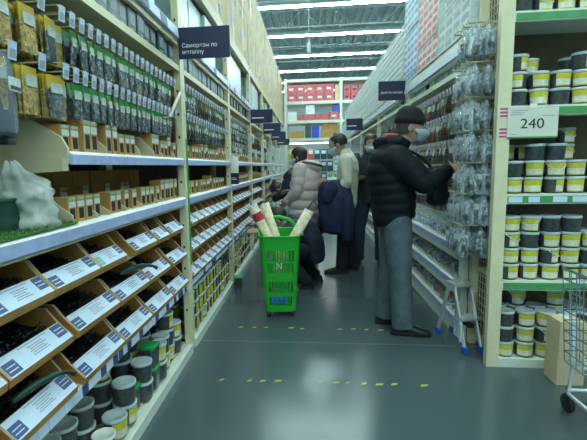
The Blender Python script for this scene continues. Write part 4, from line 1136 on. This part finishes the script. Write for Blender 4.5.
f=MB(); f.tube([(-.07,-.045,1.512),(-.055,-.095,1.512),(0,-.128,1.508),(.055,-.095,1.512),(.07,-.045,1.512)],[.010,.020,.024,.020,.010],10); f.build('hood_lining',['redlining'],m1)
f=MB(); f.tube([(.10,-.05,.04),(.11,.03,.035)],.002,4)
t=thing('shoulder_bag','black shoulder bag held under the arm of the man in the black puffer jacket','bag',(.975,3.40,.985))
f=MB(); blob(f,[(0,.055,.08,0,0),(.02,.075,.11,0,0),(.12,.072,.115,0,0),(.19,.06,.11,0,0),(.21,.03,.09,0,0)],0,0,3,.08,20); f.build('bag_body',['darkcloth'],t)
f=MB(); f.tube([(0,.09,.19),(-.04,.08,.30),(-.14,.04,.38),(-.22,0,.42),(-.20,-.04,.40)],.011,6); f.build('strap',['black'],t)
f=MB(); f.box(-.055,.055,-.108,-.10,.06,.13); f.build('pocket_flap',['black'],t)

# --- man in cream sweater with a navy jacket over his arm
LG=[dict(h=(-.09,0,.88),k=(-.12,.015,.48),a=(-.13,.03,.085),f=(-.1,1,0)),dict(h=(.09,0,.88),k=(.10,-.03,.48),a=(.12,-.07,.085),f=(.2,1,0))]
AR=[dict(s=(-.175,-.02,1.355),e=(-.225,-.05,1.09),w=(-.15,.175,1.02),d=(.3,.9,.0),n=(.2,-.1,1),t=(-.6,.5,.3),curl=.5),dict(s=(.175,-.01,1.355),e=(.22,.05,1.10),w=(.05,.24,1.10),d=(-.6,.7,.1),n=(0,-.2,-1),t=(0,.2,1),curl=.9)]
TO=[((0,0,.80),.165,.115),((0,-.005,.86),.178,.130),((0,-.01,.98),.172,.125),((0,-.02,1.12),.185,.128),((0,-.025,1.25),.200,.130),((0,-.025,1.33),.190,.120),((0,-.015,1.39),.145,.095),((0,.0,1.43),.085,.080)]
def jk(f):
    garment(f,TO+[((0,.012,1.465),.068,.070),((0,.02,1.485),.066,.068)])
    garment(f,[((0,0,.79),.168,.118),((0,0,.84),.166,.116)])
    for a in AR: sleeve(f,a['s'],a['e'],a['w'],.080,.062,.046)
m2=person('person in cream wool sweater and black trousers with a navy jacket over one arm',(.44,5.27,0),1.36,dict(head=(0,.055,1.455),pitch=.42,yaw=.05,neck=(0,.005,1.43),torso=TO,arms=AR,legs=LG,hair=dict(kind='short',mat='hairdark',low=.07,back=.026,grow=1.05),
  clothes=[('trousers','trouser',trousers(LG,0,.86,.162,.118,.098,.074,.068),.008),('sweater','sweater',jk,.008)]))
t=thing('folded_jacket','navy padded jacket draped over the arm of the man in the cream sweater','jacket',(.31,5.03,.50))
f=MB(); blob(f,[(0,.10,.05,.03,0),(.03,.17,.075,.02,0),(.14,.20,.085,.02,0),(.30,.21,.095,.0,0),(.44,.20,.10,-.01,.02),(.55,.18,.105,-.02,.05),(.61,.14,.09,-.02,.08),(.635,.08,.06,-.02,.09)],0,0,12,.16,36); remeshed(f,'jacket_body','navycloth',t,.010,2)
f=MB(); blob(f,[(-.06,.045,.04,0,0),(-.02,.06,.055,0,0),(.15,.065,.06,0,0),(.35,.07,.06,0,.0),(.42,.05,.05,0,0)],.12,-.08,4,.12,16); f.build('sleeve',['navycloth'],t)
f=MB(); blob(f,[(.38,.05,.05,-.0,0),(.45,.10,.07,0,0),(.56,.11,.07,0,0),(.62,.06,.05,0,0)],-.10,-.06,8,.15,18); f.build('hood',['navycloth'],t)

# --- masked man looking at his phone
LG=legs_std(0,.12,0,(-.02,.0),(.03,.05))
AR=[dict(s=(.185,0,1.375),e=(.235,-.03,1.11),w=(.12,.22,1.13),d=(-.45,.85,.1),n=(-.1,-.3,1),t=(-.7,-.3,.4),curl=.9),dict(s=(-.185,0,1.375),e=(-.25,.0,1.10),w=(-.13,.19,.93),d=(.45,.5,-.55),n=(.3,-.6,-.4),t=(.3,.6,.3),curl=.6)]
TO=[((0,0,.80),.180,.135),((0,0,.9),.182,.140),((0,-.005,1.05),.182,.140),((0,-.01,1.2),.198,.142),((0,-.01,1.33),.200,.130),((0,-.005,1.40),.150,.105),((0,0,1.44),.095,.090)]
def jk(f):
    garment(f,TO+[((0,.005,1.475),.080,.080),((0,.01,1.50),.082,.082)])
    for a in AR: sleeve(f,a['s'],a['e'],a['w'],.085,.066,.052)
m3=person('person in dark jacket and face mask looking at a phone behind the black-puffer man',(.80,5.74,0),2.90,dict(head=(0,.04,1.475),pitch=.28,yaw=.10,neck=(0,0,1.44),torso=TO,arms=AR,legs=LG,hair=dict(kind='short',mat='hairbrown',low=.09,back=.015,grow=1.06),
  clothes=[('jeans','jeansdk',trousers(LG,0,.88,.165,.125,.10,.080,.074),.008),('jacket','darkcloth',jk,.008)]))
bpy.context.view_layer.update(); hw=m3.matrix_world@V((.055,.315,1.165))
t=thing('mobile_phone','dark mobile phone held by the masked man in the dark jacket','phone',hw,2.90)
f=MB(); f.bbox(-.036,.036,-.07,.07,-.004,.004,.002); f.xf(Matrix.Rotation(.6,4,'X')); f.build('phone_case',['black'],t)
f=MB(); f.box(-.032,.032,-.064,.064,.004,.0046); f.xf(Matrix.Rotation(.6,4,'X')); f.build('screen',['window'],t)

# --- woman in pinkish-beige puffer coat
LG=legs_std(0,.09,0,(0,.06),(0,-.06))
AR=[dict(s=(-.175,0,1.355),e=(-.235,.01,1.07),w=(-.19,.19,.92),d=(.1,.75,-.6),n=(.9,.1,.1),t=(.1,.6,.7),curl=.9),dict(s=(.175,0,1.355),e=(.23,.06,1.09),w=(.16,.27,1.05),d=(-.2,.95,-.1),n=(-.6,.1,-.7),t=(0,.2,1),curl=.7)]
TO=[((0,.01,.70),.245,.215),((0,.01,.80),.255,.225),((0,.0,.95),.245,.215),((0,-.005,1.08),.240,.205),((0,-.015,1.2),.240,.198),((0,-.02,1.31),.222,.170),((0,-.01,1.39),.155,.112),((0,.005,1.43),.10,.095)]
def jk(f):
    garment(f,[((0,.01,.69),.20,.17)]+TO+[((0,.02,1.465),.088,.088)],(1,0,0),.09,.13)
    for a in AR: sleeve(f,a['s'],a['e'],a['w'],.100,.085,.062,.10,.11)
    f.tube([(-.10,.05,1.43),(-.105,-.06,1.44),(-.06,-.15,1.41),(0,-.185,1.385),(.06,-.15,1.41),(.105,-.06,1.44),(.10,.05,1.43)],[.035,.055,.068,.075,.068,.055,.035],14)
m4=person('person with dark hair in a pinkish-beige puffer coat with hood, facing the left shelves',(-.06,5.55,0),1.22,dict(head=(0,.055,1.44),pitch=.30,yaw=.08,neck=(0,.01,1.42),torso=TO,arms=AR,legs=LG,hair=dict(kind='long',mat='hairdark',low=-.06,back=.030,grow=1.12),
  clothes=[('trousers','trouser',trousers(LG,0,.88,.155,.115,.095,.070,.062),.008),('puffer_coat','pinkcoat',jk,.008)]),.925)
f=MB(); f.tube([(-.125,.085,1.41),(-.15,-.05,1.455),(-.10,-.19,1.43),(0,-.245,1.40),(.10,-.19,1.43),(.15,-.05,1.455),(.125,.085,1.41)],.020,10); f.build('fur_trim',['fur'],m4)
t=thing('handbag','rounded black handbag hanging beside the pinkish-beige coat','bag',(.05,5.22,.47))
f=MB(); blob(f,[(0,.10,.05,0,0),(.03,.14,.065,0,0),(.10,.155,.07,0,0),(.18,.14,.06,0,0),(.215,.11,.035,0,0)],0,0,6,.06,24); f.build('bag_body',['black'],t)
for s in (-1,1):
    f=MB(); f.tube([(-.08,s*.025,.20),(-.06,s*.02,.33),(0,s*.01,.42),(.06,s*.02,.33),(.08,s*.025,.20)],.007,6); f.build('handle',['black'],t)
f=MB(); f.lathe([(.012,0),(.018,.002),(.012,.005)],12); f.xf(Matrix.Translation((0,-.068,.13))@Matrix.Rotation(PI/2,4,'X')); f.build('clasp',['rod'],t)

# --- person crouching at the low bins behind the basket
LG=[dict(h=(-.09,-.0,.40),k=(-.15,.34,.46),a=(-.14,.03,.085),f=(-.1,1,0)),dict(h=(.09,.0,.40),k=(.14,.30,.40),a=(.13,-.08,.085),f=(.1,1,0))]
AR=[dict(s=(-.17,.16,.665),e=(-.23,.33,.58),w=(-.14,.52,.62),d=(.1,.98,.1),n=(.5,.1,-.8),t=(.5,.1,.8),curl=.6),dict(s=(.17,.16,.665),e=(.22,.36,.60),w=(.12,.55,.66),d=(-.1,.98,.1),n=(-.5,.1,-.8),t=(-.5,.1,.8),curl=.6)]
TO=[((0,-.05,.40),.19,.13),((0,-.02,.50),.195,.14),((0,.03,.58),.19,.14),((0,.09,.65),.20,.135),((0,.15,.68),.195,.120),((0,.20,.70),.13,.10)]
def jk(f):
    garment(f,[((0,-.07,.27),.17,.10),((0,-.06,.33),.19,.12)]+TO+[((0,.235,.71),.085,.085)],(1,0,0),.03,.12)
    for a in AR: sleeve(f,a['s'],a['e'],a['w'],.085,.068,.050)
m5=person('person in dark navy coat and mask crouching by the bins behind the green basket',(-.01,4.64,0),1.62,dict(head=(0,.285,.645),pitch=.55,yaw=0,neck=(0,.215,.685),torso=TO,arms=AR,legs=LG,hair=dict(kind='short',mat='hairdark',low=.07,back=.026,grow=1.05),
  clothes=[('trousers','trouser',trousers(LG,0,.40,.15,.11,.10,.080,.070),.009),('coat','navydark',jk,.008)]))
# --- person bending towards the left shelves further back
LG=legs_std(0,.10)
AR=[dict(s=(-.18,.33,1.16),e=(-.22,.42,.90),w=(-.15,.60,.80),d=(.1,.8,-.3),n=(.5,.1,-.6),t=(.3,.3,.8),curl=.6),dict(s=(.18,.33,1.16),e=(.22,.44,.92),w=(.12,.62,.85),d=(-.1,.8,-.2),n=(-.5,.1,-.6),t=(-.3,.3,.8),curl=.6)]
TO=[((0,-.03,.80),.19,.15),((0,-.02,.92),.19,.165),((0,.06,1.03),.19,.165),((0,.17,1.11),.20,.155),((0,.28,1.165),.20,.135),((0,.36,1.13),.14,.105)]
def jk(f):
    garment(f,TO+[((0,.41,1.07),.085,.085)],(1,0,0),.06,.1)
    for a in AR: sleeve(f,a['s'],a['e'],a['w'],.09,.07,.052,.06,.1)
m6=person('person in dark padded jacket bending to the left shelves behind the pinkish coat',(.06,6.75,0),1.5,dict(head=(0,.45,.93),pitch=1.45,yaw=0,neck=(0,.41,1.05),torso=TO,arms=AR,legs=LG,hair=dict(kind='short',mat='hairdark',low=.06,back=.026,grow=1.06),
  clothes=[('trousers','trouser',trousers(LG,0,.88,.16,.125,.10,.076,.068),.009),('padded_jacket','navydark',jk,.009)]))

# ------------------------------------------------------------------ green rolling basket with wallpaper rolls
t=thing('rolling_basket','tall green rolling shopping basket with slotted front holding wallpaper rolls','basket',(-.262,3.70,0),.06)
N_=40; ROWS=34; ZB,ZT=.055,.745
def bring(z,n=N_):
    q=(z-ZB)/(ZT-ZB); a=.138+.042*q; b=.115+.045*q; c=.045; pts=[]
    for k in range(n):
        an=2*PI*k/n; ca,sa=math.cos(an),math.sin(an); p=4.5
        r=(abs(ca/a)**p+abs(sa/b)**p)**(-1/p); x,y=r*ca,r*sa
        pts.append((x,y,z))
    return pts
def rim(k): 
    an=2*PI*k/N_; s=math.sin(an); return ZT-.085*max(0,-s)**1.5-.03*math.cos(an)**2*0+.0
vs=[];fs=[]
N2=88
def bpt(k,j):
    an=2*PI*k/N2; zt=ZT-.03*(1 if math.sin(an)<-.5 else 0)-.0
    z=ZB+(zt-ZB)*j/ROWS; q=(z-ZB)/(ZT-ZB); a=.138+.042*q; b=.115+.045*q; ca,sa=math.cos(an),math.sin(an); p=5
    r=(abs(ca/a)**p+abs(sa/b)**p)**(-1/p); return (r*ca,r*sa,z)
for j in range(ROWS+1):
    for k in range(N2): vs.append(bpt(k,j))
def hole(k,j):
    band=any(lo<=j<hi for lo,hi in ((3,7),(9,14),(18,22),(23,28)))
    return band and k%2==1 and (any(abs(((k-c+N2/2)%N2)-N2/2)<=9 for c in (66,22)) or any(abs(((k-c+N2/2)%N2)-N2/2)<=6 for c in (0,44)))
for j in range(ROWS):
    for k in range(N2):
        if hole(k,j): continue
        fs.append((j*N2+k,j*N2+(k+1)%N2,(j+1)*N2+(k+1)%N2,(j+1)*N2+k))
fs.append(tuple(range(N2))[::-1])
f=MB(); f.add(vs,fs,0,False); o=f.build('basket_body',['green'],t); so=o.modifiers.new('s','SOLIDIFY'); so.thickness=.005; so.offset=-1
f=MB(); pts=[V(bpt(k,ROWS)) for k in range(N2)]; f.tube(pts+[pts[0]],.009,8); f.build('rim',['green'],t)
f=MB(); f.tube([(-.165,.09,.74),(-.16,.10,.80),(-.11,.105,.845),(.0,.105,.855),(.09,.105,.83),(.145,.10,.77),(.172,.09,.735)],[(.012,.018)]*7,10,0,(0,1,0)); f.build('handle',['green'],t)
f=MB(); f.tube([(.17,-.06,.725),(.205,-.05,.71),(.205,.05,.71),(.17,.06,.725)],.009,8); f.build('side_grip',['green'],t)
for x in (-.105,.105):
    for y in (-.08,.08):
        f=MB(); f.lathe([(.008,-.011),(.024,-.011),(.027,-.006),(.027,.006),(.024,.011),(.008,.011)],14); f.xf(Matrix.Translation((x,y,.0275))@Matrix.Rotation(PI/2,4,'Y')); w_=f.build('wheel',['black'],t)
        f=MB(); f.box(x-.016,x+.016,y-.008,y+.008,.03,.06); f.build('wheel_fork',['black'],w_)
yf=bpt(66,8)[1]
f=MB()
for k in range(3): 
    for q in range(4): f.box(-.075+.036*q,-.050+.036*q,yf-.0035-.0058,yf-.004,.135+.022*k,.150+.022*k)
f.build('blue_sticker',['bluesticker'],t)
yl=bpt(66,20)[1]
f=MB()
for pts in (((-.022,.44),(-.022,.49)),((-.022,.49),(.014,.44)),((.014,.44),(.014,.49))):
    (x0,za),(x1,zb)=pts; f.tube([(x0,yl-.010,za),(x1,yl-.010,zb)],.0035,4,smooth=False)
f.build('white_emblem',['letter'],t)
def wroll(label,base,top,r=.042):
    t=thing('wallpaper_roll',label,'wallpaper roll',base,0,'wallpaper rolls in the green basket'); d=V(top)-V(base)
    q=d.to_track_quat('Z','Y').to_matrix().to_4x4(); l=d.length
    f=MB(); f.lathe([(r*.5,0),(r,.0),(r,l),(r*.82,l)],22); f.xf(q); f.build('paper',['roll'],t)
    f=MB(); f.lathe([(r*.35,.002),(r*.82,.002)],20,cap=False); f.lathe([(r*.82,l-.004),(r*.3,l-.004)],20,cap=False); f.lathe([(r*1.01,l-.012),(r*1.01,l+.001),(r*.80,l+.001)],22,cap=False); f.xf(q); f.build('roll_end',['letterpaper'],t)
    return t,q,l
wl,wq,wlen=wroll('left wallpaper roll with a red label leaning out of the green basket',(-.135,3.71,.20),(-.492,3.71,.965))
f=MB(); f.lathe([(.0432,.70),(.0432,.775)],22,cap=False)
f.xf(wq); f.build('red_label',['redlining'],wl)
wroll('middle wallpaper roll leaning out of the green basket',(-.15,3.785,.20),(-.40,3.81,.975))
wroll('right wallpaper roll leaning out over the right rim of the green basket',(-.385,3.625,.24),(-.002,3.64,.925))
